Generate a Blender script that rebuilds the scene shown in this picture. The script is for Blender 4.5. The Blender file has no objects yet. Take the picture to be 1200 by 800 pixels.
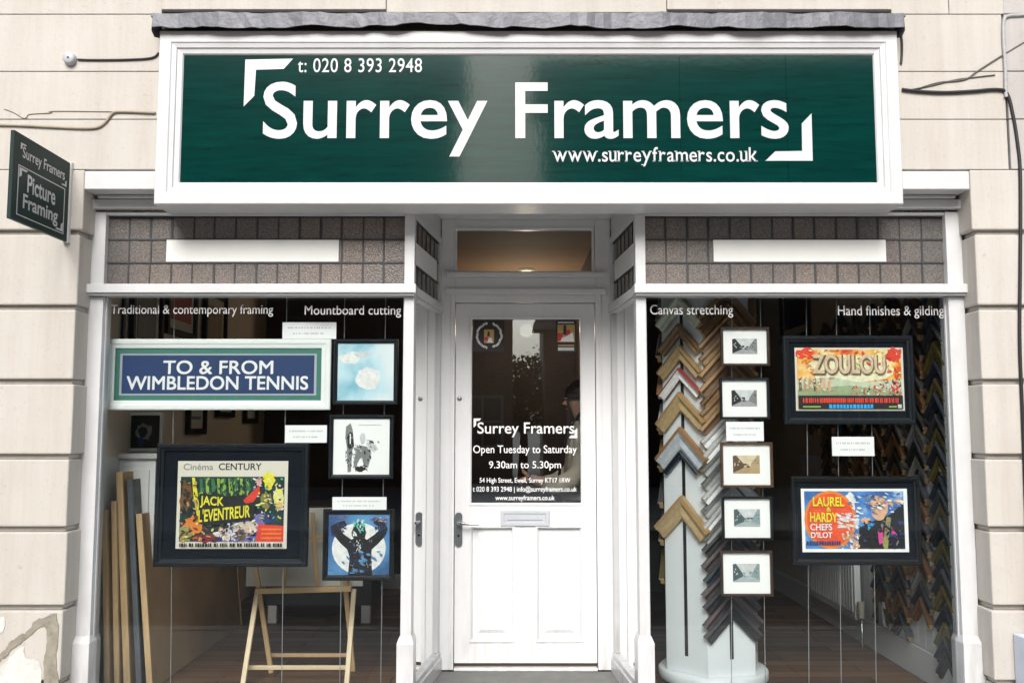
import bpy, bmesh, math, random
from mathutils import Vector, Matrix
R = math.radians
rnd = random.Random(7)
sc = bpy.context.scene
C = sc.collection

# ------------------------------------------------------------------ camera
F = 1095.0
EYE = 1.55
DIST = 4.65
PITCH = math.atan(100.0 / F)
cam = bpy.data.cameras.new('camera')
cam.sensor_width = 36.0
cam.lens = F / 1200 * 36.0
cam.clip_start = 0.05
cam.clip_end = 2000
camo = bpy.data.objects.new('camera', cam)
C.objects.link(camo)
camo.location = (0, -DIST, EYE)
camo.rotation_euler = (R(90) + PITCH, 0, 0)
sc.camera = camo
sc.view_settings.view_transform = 'Standard'
sc.view_settings.look = 'None'
sc.view_settings.exposure = 0
sc.render.engine = 'CYCLES'
sc.cycles.use_denoising = True
sc.cycles.max_bounces = 10
sc.cycles.transparent_max_bounces = 16

cp, sp = math.cos(PITCH), math.sin(PITCH)


def at(px, py, Y):
    """measured photo position -> point on the vertical plane at depth Y"""
    a, b = (px - 600) / F, (400 - py) / F
    d = Vector((a, cp - b * sp, sp + b * cp))
    t = (Y + DIST) / d.y
    return Vector((d.x * t, Y, EYE + d.z * t))


def X(px, py, Y): return at(px, py, Y).x
def Z(py, Y, px=600): return at(px, py, Y).z


def rect(x0, y0, x1, y1, Y):
    """px box -> x0, x1, z0, z1"""
    m = (y0 + y1) / 2
    return X(x0, m, Y), X(x1, m, Y), Z(y1, Y), Z(y0, Y)


# ------------------------------------------------------------------ materials
def lin(c):
    return tuple((v / 12.92 if v <= .04045 else ((v + .055) / 1.055) ** 2.4) for v in (x / 255 for x in c))


MATS = {}


def mat(name, col, rough=.6, metal=0.0, noise=0.0, nscale=8.0, bump=0.0, bscale=120.0, spec=.5, coat=0.0, stretch=(1, 1, 1), dark=None, emit=0.0, coat_rough=.05):
    """plain surface with procedural tone variation and fine relief"""
    if name in MATS:
        return MATS[name]
    m = bpy.data.materials.new(name)
    m.use_nodes = True
    nt = m.node_tree
    b = nt.nodes['Principled BSDF']
    b.inputs['Base Color'].default_value = (*col, 1)
    b.inputs['Roughness'].default_value = rough
    b.inputs['Metallic'].default_value = metal
    b.inputs['Specular IOR Level'].default_value = spec
    b.inputs['Coat Weight'].default_value = coat
    b.inputs['Coat Roughness'].default_value = coat_rough
    tc = nt.nodes.new('ShaderNodeTexCoord')
    mp = nt.nodes.new('ShaderNodeMapping')
    mp.inputs['Scale'].default_value = stretch
    nt.links.new(tc.outputs['Object'], mp.inputs['Vector'])
    if noise:
        n = nt.nodes.new('ShaderNodeTexNoise')
        n.inputs['Scale'].default_value = nscale
        n.inputs['Detail'].default_value = 6
        n.inputs['Roughness'].default_value = .65
        nt.links.new(mp.outputs[0], n.inputs['Vector'])
        r = nt.nodes.new('ShaderNodeValToRGB')
        r.color_ramp.elements[0].position = .3
        r.color_ramp.elements[1].position = .72
        d = dark if dark else tuple(v * (1 - noise) for v in col)
        r.color_ramp.elements[0].color = (*d, 1)
        r.color_ramp.elements[1].color = (*col, 1)
        nt.links.new(n.outputs['Fac'], r.inputs[0])
        nt.links.new(r.outputs[0], b.inputs['Base Color'])
    if bump:
        n2 = nt.nodes.new('ShaderNodeTexNoise')
        n2.inputs['Scale'].default_value = bscale
        n2.inputs['Detail'].default_value = 4
        nt.links.new(mp.outputs[0], n2.inputs['Vector'])
        bp = nt.nodes.new('ShaderNodeBump')
        bp.inputs['Strength'].default_value = bump
        bp.inputs['Distance'].default_value = .004
        nt.links.new(n2.outputs['Fac'], bp.inputs['Height'])
        nt.links.new(bp.outputs[0], b.inputs['Normal'])
    if emit:
        b.inputs['Emission Color'].default_value = (*col, 1)
        b.inputs['Emission Strength'].default_value = emit
    MATS[name] = m
    return m


def glass_mat(name, refl=1.6, tint=(.97, .985, .98), rough=0.0, mirror=(.84, .93, 1)):
    """clear window glass: see-through with a fresnel mirror on top"""
    m = bpy.data.materials.new(name)
    m.use_nodes = True
    nt = m.node_tree
    nt.nodes.remove(nt.nodes['Principled BSDF'])
    out = nt.nodes['Material Output']
    tr = nt.nodes.new('ShaderNodeBsdfTransparent')
    tr.inputs[0].default_value = (*tint, 1)
    gl = nt.nodes.new('ShaderNodeBsdfGlossy')
    gl.inputs['Roughness'].default_value = rough
    gl.inputs[0].default_value = (*mirror, 1)
    fr = nt.nodes.new('ShaderNodeFresnel')
    fr.inputs[0].default_value = 1.5
    mu = nt.nodes.new('ShaderNodeMath')
    mu.operation = 'MULTIPLY'
    mu.use_clamp = True
    mu.inputs[1].default_value = refl
    nt.links.new(fr.outputs[0], mu.inputs[0])
    mx = nt.nodes.new('ShaderNodeMixShader')
    nt.links.new(mu.outputs[0], mx.inputs[0])
    nt.links.new(tr.outputs[0], mx.inputs[1])
    nt.links.new(gl.outputs[0], mx.inputs[2])
    nt.links.new(mx.outputs[0], out.inputs[0])
    MATS[name] = m
    return m


def stone_mat(name, base, stain, joint_dirt=.35):
    """old painted render: blotches, rain streaks, hairline pits"""
    m = bpy.data.materials.new(name)
    m.use_nodes = True
    nt = m.node_tree
    b = nt.nodes['Principled BSDF']
    b.inputs['Roughness'].default_value = .82
    tc = nt.nodes.new('ShaderNodeTexCoord')

    def noise(scale, stretch, detail=6, rough=.6):
        mp = nt.nodes.new('ShaderNodeMapping')
        mp.inputs['Scale'].default_value = stretch
        nt.links.new(tc.outputs['Object'], mp.inputs[0])
        n = nt.nodes.new('ShaderNodeTexNoise')
        n.inputs['Scale'].default_value = scale
        n.inputs['Detail'].default_value = detail
        n.inputs['Roughness'].default_value = rough
        nt.links.new(mp.outputs[0], n.inputs['Vector'])
        return n.outputs['Fac']

    def ramp(fac, p0, p1, c0, c1):
        r = nt.nodes.new('ShaderNodeValToRGB')
        r.color_ramp.elements[0].position = p0
        r.color_ramp.elements[1].position = p1
        r.color_ramp.elements[0].color = (*c0, 1)
        r.color_ramp.elements[1].color = (*c1, 1)
        nt.links.new(fac, r.inputs[0])
        return r.outputs[0]

    def mul(a, bb, f=1.0):
        x = nt.nodes.new('ShaderNodeMix')
        x.data_type = 'RGBA'
        x.blend_type = 'MULTIPLY'
        x.inputs[0].default_value = f
        nt.links.new(a, x.inputs[6])
        nt.links.new(bb, x.inputs[7])
        return x.outputs[2]

    c = ramp(noise(2.2, (1, 1, 1)), .3, .7, stain, base)
    streak = ramp(noise(9, (1.2, 1, .09), 5, .7), .34, .6, (.82, .78, .73), (1, 1, 1))
    c = mul(c, streak, .5)
    speck = ramp(noise(60, (1, 1, 1), 3, .5), .2, .38, (.72, .68, .62), (1, 1, 1))
    c = mul(c, speck, .5)
    spot = ramp(noise(14, (1, 1, 1), 3, .55), .22, .30, (.62, .57, .5), (1, 1, 1))
    c = mul(c, spot, .55)
    nt.links.new(c, b.inputs['Base Color'])
    bp = nt.nodes.new('ShaderNodeBump')
    bp.inputs['Strength'].default_value = .35
    bp.inputs['Distance'].default_value = .004
    nt.links.new(noise(45, (1, 1, 1), 8, .7), bp.inputs['Height'])
    bp2 = nt.nodes.new('ShaderNodeBump')
    bp2.inputs['Strength'].default_value = .25
    bp2.inputs['Distance'].default_value = .02
    nt.links.new(noise(5, (1, 1, 1), 3, .5), bp2.inputs['Height'])
    nt.links.new(bp.outputs[0], bp2.inputs['Normal'])
    nt.links.new(bp2.outputs[0], b.inputs['Normal'])
    MATS[name] = m
    return m


def cathedral_mat(name, c0, c1):
    """obscured leaded glass: sparkling pitted surface over a dark taupe body"""
    m = bpy.data.materials.new(name)
    m.use_nodes = True
    nt = m.node_tree
    b = nt.nodes['Principled BSDF']
    b.inputs['Roughness'].default_value = .22
    b.inputs['Specular IOR Level'].default_value = .6
    tc = nt.nodes.new('ShaderNodeTexCoord')
    n = nt.nodes.new('ShaderNodeTexNoise')
    n.inputs['Scale'].default_value = 150
    n.inputs['Detail'].default_value = 3
    nt.links.new(tc.outputs['Object'], n.inputs['Vector'])
    n2 = nt.nodes.new('ShaderNodeTexNoise')
    n2.inputs['Scale'].default_value = 1.7
    n2.inputs['Detail'].default_value = 2
    nt.links.new(tc.outputs['Object'], n2.inputs['Vector'])
    r = nt.nodes.new('ShaderNodeValToRGB')
    r.color_ramp.elements[0].position = .38
    r.color_ramp.elements[1].position = .62
    r.color_ramp.elements[0].color = (*c0, 1)
    r.color_ramp.elements[1].color = (*c1, 1)
    nt.links.new(n2.outputs['Fac'], r.inputs[0])
    r2 = nt.nodes.new('ShaderNodeValToRGB')
    r2.color_ramp.elements[0].position = .35
    r2.color_ramp.elements[1].position = .7
    r2.color_ramp.elements[0].color = (.6, .6, .6, 1)
    r2.color_ramp.elements[1].color = (1.25, 1.22, 1.2, 1)
    nt.links.new(n.outputs['Fac'], r2.inputs[0])
    mx = nt.nodes.new('ShaderNodeMix')
    mx.data_type = 'RGBA'
    mx.blend_type = 'MULTIPLY'
    mx.inputs[0].default_value = 1
    nt.links.new(r.outputs[0], mx.inputs[6])
    nt.links.new(r2.outputs[0], mx.inputs[7])
    nt.links.new(mx.outputs[2], b.inputs['Base Color'])
    bp = nt.nodes.new('ShaderNodeBump')
    bp.inputs['Strength'].default_value = .6
    bp.inputs['Distance'].default_value = .003
    nt.links.new(n.outputs['Fac'], bp.inputs['Height'])
    nt.links.new(bp.outputs[0], b.inputs['Normal'])
    MATS[name] = m
    return m


def brick_mat(name, a, b_, mortar, scale=1.0):
    m = bpy.data.materials.new(name)
    m.use_nodes = True
    nt = m.node_tree
    b = nt.nodes['Principled BSDF']
    b.inputs['Roughness'].default_value = .85
    tc = nt.nodes.new('ShaderNodeTexCoord')
    mp = nt.nodes.new('ShaderNodeMapping')
    mp.inputs['Rotation'].default_value = (R(90), 0, 0)
    nt.links.new(tc.outputs['Object'], mp.inputs[0])
    t = nt.nodes.new('ShaderNodeTexBrick')
    t.inputs['Color1'].default_value = (*a, 1)
    t.inputs['Color2'].default_value = (*b_, 1)
    t.inputs['Mortar'].default_value = (*mortar, 1)
    t.inputs['Scale'].default_value = scale
    t.inputs['Brick Width'].default_value = .225
    t.inputs['Row Height'].default_value = .075
    t.inputs['Mortar Size'].default_value = .008
    nt.links.new(mp.outputs[0], t.inputs['Vector'])
    nt.links.new(t.outputs['Color'], b.inputs['Base Color'])
    MATS[name] = m
    return m


def plank_mat(name, c0, c1, width=.13, length=1.4, rough=.35):
    m = brick_mat(name, c0, c1, tuple(v * .25 for v in c0))
    nt = m.node_tree
    nt.nodes['Principled BSDF'].inputs['Roughness'].default_value = rough
    t = [n for n in nt.nodes if n.type == 'TEX_BRICK'][0]
    t.inputs['Brick Width'].default_value = length
    t.inputs['Row Height'].default_value = width
    t.inputs['Mortar Size'].default_value = .005
    nt.nodes['Principled BSDF'].inputs['Specular IOR Level'].default_value = .2
    [n for n in nt.nodes if n.type == 'MAPPING'][0].inputs['Rotation'].default_value = (0, 0, 0)
    tc = [n for n in nt.nodes if n.type == 'TEX_COORD'][0]
    mp = nt.nodes.new('ShaderNodeMapping')
    mp.inputs['Scale'].default_value = (2, 40, 1)
    nt.links.new(tc.outputs['Object'], mp.inputs[0])
    n = nt.nodes.new('ShaderNodeTexNoise')
    n.inputs['Scale'].default_value = 2
    n.inputs['Detail'].default_value = 6
    nt.links.new(mp.outputs[0], n.inputs['Vector'])
    r = nt.nodes.new('ShaderNodeValToRGB')
    r.color_ramp.elements[0].position = .3
    r.color_ramp.elements[1].position = .7
    r.color_ramp.elements[0].color = (.5, .5, .5, 1)
    r.color_ramp.elements[1].color = (1.15, 1.15, 1.15, 1)
    nt.links.new(n.outputs['Fac'], r.inputs[0])
    mx = nt.nodes.new('ShaderNodeMix')
    mx.data_type = 'RGBA'
    mx.blend_type = 'MULTIPLY'
    mx.inputs[0].default_value = 1
    nt.links.new(t.outputs['Color'], mx.inputs[6])
    nt.links.new(r.outputs[0], mx.inputs[7])
    nt.links.new(mx.outputs[2], nt.nodes['Principled BSDF'].inputs['Base Color'])
    return m


def cloud_mat(name, cols, scale=3.0):
    m = bpy.data.materials.new(name)
    m.use_nodes = True
    nt = m.node_tree
    b = nt.nodes['Principled BSDF']
    b.inputs['Roughness'].default_value = .5
    tc = nt.nodes.new('ShaderNodeTexCoord')
    n = nt.nodes.new('ShaderNodeTexNoise')
    n.inputs['Scale'].default_value = scale
    n.inputs['Detail'].default_value = 5
    nt.links.new(tc.outputs['Object'], n.inputs['Vector'])
    r = nt.nodes.new('ShaderNodeValToRGB')
    els = r.color_ramp.elements
    for i, (p, c) in enumerate(cols):
        e = els[i] if i < 2 else els.new(p)
        e.position = p
        e.color = (*c, 1)
    nt.links.new(n.outputs['Fac'], r.inputs[0])
    nt.links.new(r.outputs[0], b.inputs['Base Color'])
    MATS[name] = m
    return m


WHITE = mat('gloss_white_paint', (.59, .60, .61), .28, noise=.09, nscale=6, bump=.12, bscale=35, coat=.2)
WHITE2 = mat('door_white_paint', (.74, .75, .76), .3, noise=.05, nscale=5, bump=.06, bscale=40, coat=.15)
STONE = stone_mat('painted_render', (.50, .476, .444), (.465, .44, .405))
NSTONE = stone_mat('pale_render', (.455, .44, .43), (.39, .38, .37))
JOINT = mat('joint_mortar', (.16, .135, .105), .9, noise=.3, nscale=20)
CEMENT = mat('bare_cement', (.345, .315, .255), .9, noise=.5, nscale=14, bump=.8, bscale=60)
PLASTER = mat('bare_plaster', (.66, .66, .63), .9, noise=.25, nscale=18, bump=.8, bscale=70)
LEAD = mat('sheet_lead', (.155, .16, .185), .5, metal=.1, noise=.45, nscale=14, bump=.8, bscale=40)
GLASS = glass_mat('window_glass', .66)
DGLASS = glass_mat('door_glass', 3.9)
SGLASS = glass_mat('side_glass', 3.4, mirror=(.98, .985, .98))
OBSC = cathedral_mat('obscured_glass', (.125, .118, .114), (.185, .155, .138))
OBSC_D = cathedral_mat('obscured_glass_side', (.17, .155, .14), (.23, .19, .16))  # same leaded glass in slightly paler tones for the side windows
CAME = mat('lead_came', (.04, .043, .048), .55, metal=.3)
PANEL = mat('blank_white_panel', (.70, .71, .69), .5, noise=.04, nscale=9)
VINYL = mat('white_vinyl', (.82, .82, .82), .5)
VINYLW = mat('thin_white_vinyl', (.50, .50, .51), .5)
BLACK = mat('black_cable', (.012, .012, .013), .5)
GREYW = mat('grey_wire', (.10, .095, .09), .6)
STEEL = mat('steel_wire', (.42, .43, .44), .35, metal=.6)
CHROME = mat('satin_chrome', (.55, .57, .60), .25, metal=1.0)
ALU = mat('letter_plate_silver', (.62, .65, .70), .38, metal=.35, noise=.1)
DARKHOLE = mat('dark_gap', (.01, .009, .008), .9)
CARD = mat('white_card', (.90, .90, .90), .6)
PALETEXT = mat('pale_print', (.52, .53, .55), .6)


def grime(m, z0, z1, amount):
    """street dirt that thins out with height"""
    nt = m.node_tree
    b = nt.nodes['Principled BSDF']
    src = b.inputs['Base Color'].links[0].from_socket
    g_ = nt.nodes.new('ShaderNodeNewGeometry')
    sx = nt.nodes.new('ShaderNodeSeparateXYZ')
    nt.links.new(g_.outputs['Position'], sx.inputs[0])
    mr = nt.nodes.new('ShaderNodeMapRange')
    mr.inputs[1].default_value, mr.inputs[2].default_value = z0, z1
    mr.inputs[3].default_value, mr.inputs[4].default_value = 1, 0
    nt.links.new(sx.outputs[2], mr.inputs[0])
    mp = nt.nodes.new('ShaderNodeMapping')
    mp.inputs['Scale'].default_value = (1, 1, .2)
    nt.links.new(g_.outputs['Position'], mp.inputs[0])
    n = nt.nodes.new('ShaderNodeTexNoise')
    n.inputs['Scale'].default_value = 22
    n.inputs['Detail'].default_value = 7
    nt.links.new(mp.outputs[0], n.inputs['Vector'])
    r = nt.nodes.new('ShaderNodeMapRange')
    r.inputs[1].default_value, r.inputs[2].default_value = .42, .72
    nt.links.new(n.outputs['Fac'], r.inputs[0])
    a = nt.nodes.new('ShaderNodeMath')
    a.operation = 'MULTIPLY_ADD'
    a.inputs[1].default_value = .85
    a.inputs[2].default_value = .10
    nt.links.new(mr.outputs[0], a.inputs[0])
    k = nt.nodes.new('ShaderNodeMath')
    k.operation = 'MULTIPLY'
    nt.links.new(a.outputs[0], k.inputs[0])
    nt.links.new(r.outputs[0], k.inputs[1])
    k2 = nt.nodes.new('ShaderNodeMath')
    k2.operation = 'MULTIPLY'
    k2.inputs[1].default_value = amount
    nt.links.new(k.outputs[0], k2.inputs[0])
    mx = nt.nodes.new('ShaderNodeMix')
    mx.data_type = 'RGBA'
    mx.inputs[7].default_value = (.17, .155, .13, 1)
    nt.links.new(k2.outputs[0], mx.inputs[0])
    nt.links.new(src, mx.inputs[6])
    nt.links.new(mx.outputs[2], b.inputs['Base Color'])


grime(WHITE, .15, .75, .5)
grime(WHITE2, .15, .6, .35)


# green fascia: brushed enamel, wet look
def fascia_mat():
    m = bpy.data.materials.new('fascia_green')
    m.use_nodes = True
    nt = m.node_tree
    b = nt.nodes['Principled BSDF']
    b.inputs['Roughness'].default_value = .16
    b.inputs['Specular IOR Level'].default_value = .1
    b.inputs['Coat Weight'].default_value = .7
    b.inputs['Coat IOR'].default_value = 1.5
    b.inputs['Coat Roughness'].default_value = .06
    tc = nt.nodes.new('ShaderNodeTexCoord')
    mp = nt.nodes.new('ShaderNodeMapping')
    mp.inputs['Scale'].default_value = (1.3, 1, 16)
    nt.links.new(tc.outputs['Object'], mp.inputs[0])
    n = nt.nodes.new('ShaderNodeTexNoise')
    n.inputs['Scale'].default_value = 3
    n.inputs['Detail'].default_value = 7
    n.inputs['Roughness'].default_value = .7
    nt.links.new(mp.outputs[0], n.inputs['Vector'])
    r = nt.nodes.new('ShaderNodeValToRGB')
    r.color_ramp.elements[0].position = .3
    r.color_ramp.elements[1].position = .75
    r.color_ramp.elements[0].color = (.0004, .018, .016, 1)
    r.color_ramp.elements[1].color = (.0008, .038, .032, 1)
    nt.links.new(n.outputs['Fac'], r.inputs[0])
    nt.links.new(r.outputs[0], b.inputs['Base Color'])
    mp2 = nt.nodes.new('ShaderNodeMapping')
    mp2.inputs['Scale'].default_value = (1, 1, .6)
    nt.links.new(tc.outputs['Object'], mp2.inputs[0])
    n2 = nt.nodes.new('ShaderNodeTexNoise')
    n2.inputs['Scale'].default_value = 60
    n2.inputs['Detail'].default_value = 5
    nt.links.new(mp2.outputs[0], n2.inputs['Vector'])
    bp = nt.nodes.new('ShaderNodeBump')
    bp.inputs['Strength'].default_value = .045
    bp.inputs['Distance'].default_value = .002
    nt.links.new(n2.outputs['Fac'], bp.inputs['Height'])
    nt.links.new(bp.outputs[0], b.inputs['Normal'])
    nt.links.new(bp.outputs[0], b.inputs['Coat Normal'])
    return m


GREEN = fascia_mat()
SIGNW = mat('sign_white', (.53, .54, .555), .3, coat=.2, coat_rough=.1)


# ------------------------------------------------------------------ mesh builder
class MB:
    def __init__(s, tf=None):
        s.v, s.f, s.m, s.s, s.mats, s.tf = [], [], [], [], [], tf

    def mi(s, m):
        if m is None:
            return 0
        if m not in s.mats:
            s.mats.append(m)
        return s.mats.index(m)

    def add(s, vs, fs, m=None, smooth=False):
        o = len(s.v)
        s.v += [s.tf(Vector(p)) if s.tf else Vector(p) for p in vs]
        k = s.mi(m)
        for f in fs:
            s.f.append([o + i for i in f])
            s.m.append(k)
            s.s.append(smooth)
        return s

    def box(s, x0, x1, y0, y1, z0, z1, m=None):
        x0, x1 = sorted((x0, x1)); y0, y1 = sorted((y0, y1)); z0, z1 = sorted((z0, z1))
        vs = [(x, y, z) for z in (z0, z1) for y in (y0, y1) for x in (x0, x1)]
        return s.add(vs, [(0, 2, 3, 1), (4, 5, 7, 6), (0, 1, 5, 4), (2, 6, 7, 3), (0, 4, 6, 2), (1, 3, 7, 5)], m)

    def frame(s, x0, x1, z0, z1, y, prof, m=None):
        """mitred frame; prof = [(inset, dy)...] from outer back to inner back"""
        o = []
        for i, dy in prof:
            o += [(x0 + i, y + dy, z0 + i), (x1 - i, y + dy, z0 + i), (x1 - i, y + dy, z1 - i), (x0 + i, y + dy, z1 - i)]
        fs = []
        n = len(prof)
        for k in range(n):
            a, b = 4 * k, 4 * ((k + 1) % n)
            for j in range(4):
                fs.append((a + j, a + (j + 1) % 4, b + (j + 1) % 4, b + j))
        return s.add(o, fs, m)

    def prism(s, poly, y0, y1, m=None):
        """polygon in x,z extruded in y"""
        n = len(poly)
        vs = [(x, y0, z) for x, z in poly] + [(x, y1, z) for x, z in poly]
        fs = [tuple(range(n)), tuple(range(2 * n - 1, n - 1, -1))]
        fs += [(i, n + i, n + (i + 1) % n, (i + 1) % n) for i in range(n)]
        return s.add(vs, fs, m)

    def poly(s, pts, y, m=None):
        return s.add([(x, y, z) for x, z in pts], [tuple(range(len(pts)))], m)

    def tube(s, pts, r, m=None, n=8, cap=True):
        pts = [Vector(p) for p in pts]
        rs = r if isinstance(r, (list, tuple)) else [r] * len(pts)
        vs, fs = [], []
        up = None
        for i, p in enumerate(pts):
            t = (pts[min(i + 1, len(pts) - 1)] - pts[max(i - 1, 0)]).normalized()
            if up is None:
                up = Vector((0, 0, 1)) if abs(t.z) < .9 else Vector((0, 1, 0))
            a = t.cross(up).normalized()
            b = a.cross(t).normalized()
            up = b
            for k in range(n):
                w = 2 * math.pi * k / n
                vs.append(p + (a * math.cos(w) + b * math.sin(w)) * rs[i])
        for i in range(len(pts) - 1):
            for k in range(n):
                fs.append((i * n + k, i * n + (k + 1) % n, (i + 1) * n + (k + 1) % n, (i + 1) * n + k))
        s.add(vs, fs, m, True)
        if cap:
            o = len(vs)
            s.add(vs[:n], [tuple(range(n))], m)
            s.add(vs[-n:], [tuple(range(n))], m)
        return s

    def lathe(s, prof, c=(0, 0, 0), m=None, n=32, axis='z', smooth=True):
        vs, fs = [], []
        for r, h in prof:
            for k in range(n):
                w = 2 * math.pi * k / n
                if axis == 'z':
                    vs.append((c[0] + r * math.cos(w), c[1] + r * math.sin(w), c[2] + h))
                else:
                    vs.append((c[0] + r * math.cos(w), c[1] + h, c[2] + r * math.sin(w)))
        for i in range(len(prof) - 1):
            for k in range(n):
                fs.append((i * n + k, i * n + (k + 1) % n, (i + 1) * n + (k + 1) % n, (i + 1) * n + k))
        return s.add(vs, fs, m, smooth)

    def build(s, name, m=None, parent=None, bevel=0.0, seg=2, loc=None):
        me = bpy.data.meshes.new(name)
        o = Vector(loc) if loc is not None else Vector((0, 0, 0))
        me.from_pydata([p - o for p in s.v], [], s.f)
        if s.mats:
            for x in s.mats:
                me.materials.append(x)
        elif m:
            me.materials.append(m)
        for p, k, sm in zip(me.polygons, s.m, s.s):
            p.material_index = k
            p.use_smooth = sm
        bm = bmesh.new()
        bm.from_mesh(me)
        bmesh.ops.recalc_face_normals(bm, faces=bm.faces)
        bm.to_mesh(me)
        bm.free()
        ob = bpy.data.objects.new(name, me)
        C.objects.link(ob)
        if parent is not None:
            ob.parent = parent
            pw = parent_loc(parent)
            ob.location = o - pw
        else:
            ob.location = o
        if bevel:
            bv = ob.modifiers.new('bevel', 'BEVEL')
            bv.width = bevel
            bv.segments = seg
            bv.limit_method = 'ANGLE'
            bv.angle_limit = R(35)
        return ob


def parent_loc(o):
    p = Vector(o.location)
    while o.parent is not None:
        o = o.parent
        p += Vector(o.location)
    return p


def tag(o, label=None, cat=None, group=None, kind=None):
    if label: o['label'] = label
    if cat: o['category'] = cat
    if group: o['group'] = group
    if kind: o['kind'] = kind
    return o


def thing(name, label, cat, loc=(0, 0, 0), group=None):
    o = bpy.data.objects.new(name, None)
    o.empty_display_size = .1
    C.objects.link(o)
    o.location = loc
    return tag(o, label, cat, group)


def children(o):
    return [c for c in bpy.data.objects if c.parent == o]


def copy_tree(o, kids):
    c = o.copy()
    C.objects.link(c)
    for k in kids:
        d = k.copy()
        C.objects.link(d)
        d.parent = c
    return c


def glyphs(body, bold=0.0, depth=0.0, spacing=1.0):
    """built-in lettering -> list of verts (x, y), faces"""
    cu = bpy.data.curves.new('lettering', 'FONT')
    cu.body = body
    cu.size = 1
    cu.offset = bold
    cu.space_character = spacing
    cu.resolution_u = 5
    ob = bpy.data.objects.new('lettering', cu)
    C.objects.link(ob)
    bpy.context.view_layer.update()
    dg = bpy.context.evaluated_depsgraph_get()
    me = bpy.data.meshes.new_from_object(ob.evaluated_get(dg))
    vs = [(v.co.x, v.co.y) for v in me.vertices]
    fs = [tuple(p.vertices) for p in me.polygons]
    bpy.data.objects.remove(ob)
    bpy.data.curves.remove(cu)
    bpy.data.meshes.remove(me)
    return vs, fs


def fit(vs, x0, x1, z0, z1):
    ax, bx = min(p[0] for p in vs), max(p[0] for p in vs)
    ay, by = min(p[1] for p in vs), max(p[1] for p in vs)
    return [(x0 + (p[0] - ax) / (bx - ax) * (x1 - x0), z0 + (p[1] - ay) / (by - ay) * (z1 - z0)) for p in vs]


def write(mb, body, box, y, m, bold=0.0, spacing=1.0, slant=0.0, heavy=0.0):
    """lettering fitted to the box (x0, x1, z0, z1) on the plane y"""
    vs, fs = glyphs(body, bold, 0, spacing)
    x0, x1, z0, z1 = box
    pts = fit(vs, x0, x1, z0, z1)
    if slant:
        pts = [(x, z + slant * (x - x0) / (x1 - x0)) for x, z in pts]
    if heavy:
        for k, (dx, dz) in enumerate(((-1, -1), (1, 1), (-1, 1), (1, -1))):
            mb.add([(x + dx * heavy, y + .00005 * (k - 2), z + dz * heavy) for x, z in pts], fs, m)
        return
    mb.add([(x, y, z) for x, z in pts], fs, m)


def write_serif(mb, body, box, y, m):
    """book-face lettering: built-in letters with foot and head serifs added"""
    S = {'w': [(.0, 1), (.42, 1), (1., 1)], 'u': [(.02, 1), (.8, 1), (.98, 0)], 'r': [(.1, 0), (.05, 1)], 'e': [], 'y': [(.05, 1), (.95, 1), (.0, -1)],
         'f': [(.3, 0)], 'a': [(.97, 0)], 'm': [(.04, 0), (.5, 0), (.96, 0), (.0, 1)], 's': [], 'c': [], 'o': [], 'k': [(.1, 0), (.9, 0), (.75, 1)], '.': []}
    vsall, fsall, x = [], [], 0.0
    for ch in body:
        vs, fs = glyphs(ch, .008)
        ax, bx = min(p[0] for p in vs), max(p[0] for p in vs)
        o = len(vsall)
        vsall += [(x + p[0] - ax, p[1]) for p in vs]
        fsall += [tuple(o + i for i in f) for f in fs]
        w = bx - ax
        for fx, top in S.get(ch, []):
            cx = x + fx * w
            zz = {1: .47, 0: 0.0, -1: -.18}[top]
            o = len(vsall)
            vsall += [(cx - .075, zz), (cx + .075, zz), (cx + .075, zz + .04), (cx - .075, zz + .04)]
            fsall.append((o, o + 1, o + 2, o + 3))
        x += w + .085
    pts = fit(vsall, *box)
    mb.add([(a, y, b) for a, b in pts], fsall, m)


def pbox(a, b, c, d, Y):
    x0, x1, z0, z1 = rect(a, b, c, d, Y)
    return (x0, x1, z0, z1)


# ------------------------------------------------------------------ world and sun
w = bpy.data.worlds.new('World')
sc.world = w
w.use_nodes = True
nt = w.node_tree
bg = nt.nodes['Background']
sky = nt.nodes.new('ShaderNodeTexSky')
sky.sky_type = 'NISHITA'
sky.sun_disc = False
SUN_EL, SUN_AZ = 39, 187
sky.sun_elevation = R(SUN_EL)
sky.sun_rotation = R(SUN_AZ)
sky.dust_density = 6.0
sky.air_density = 1.0
sky.ozone_density = 1.0
hs = nt.nodes.new('ShaderNodeHueSaturation')
hs.inputs['Saturation'].default_value = .6
nt.links.new(sky.outputs[0], hs.inputs['Color'])
nt.links.new(hs.outputs[0], bg.inputs[0])
bg.inputs[1].default_value = .15

sl = bpy.data.lights.new('sun', 'SUN')
sl.energy = 4.05
sl.angle = R(31)
sl.color = (1, .985, .965)
so = bpy.data.objects.new('sun', sl)
C.objects.link(so)
az = R(SUN_AZ)
sd = Vector((math.sin(az) * math.cos(R(SUN_EL)), math.cos(az) * math.cos(R(SUN_EL)), math.sin(R(SUN_EL))))
so.rotation_euler = (-sd).to_track_quat('-Z', 'Y').to_euler()

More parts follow.
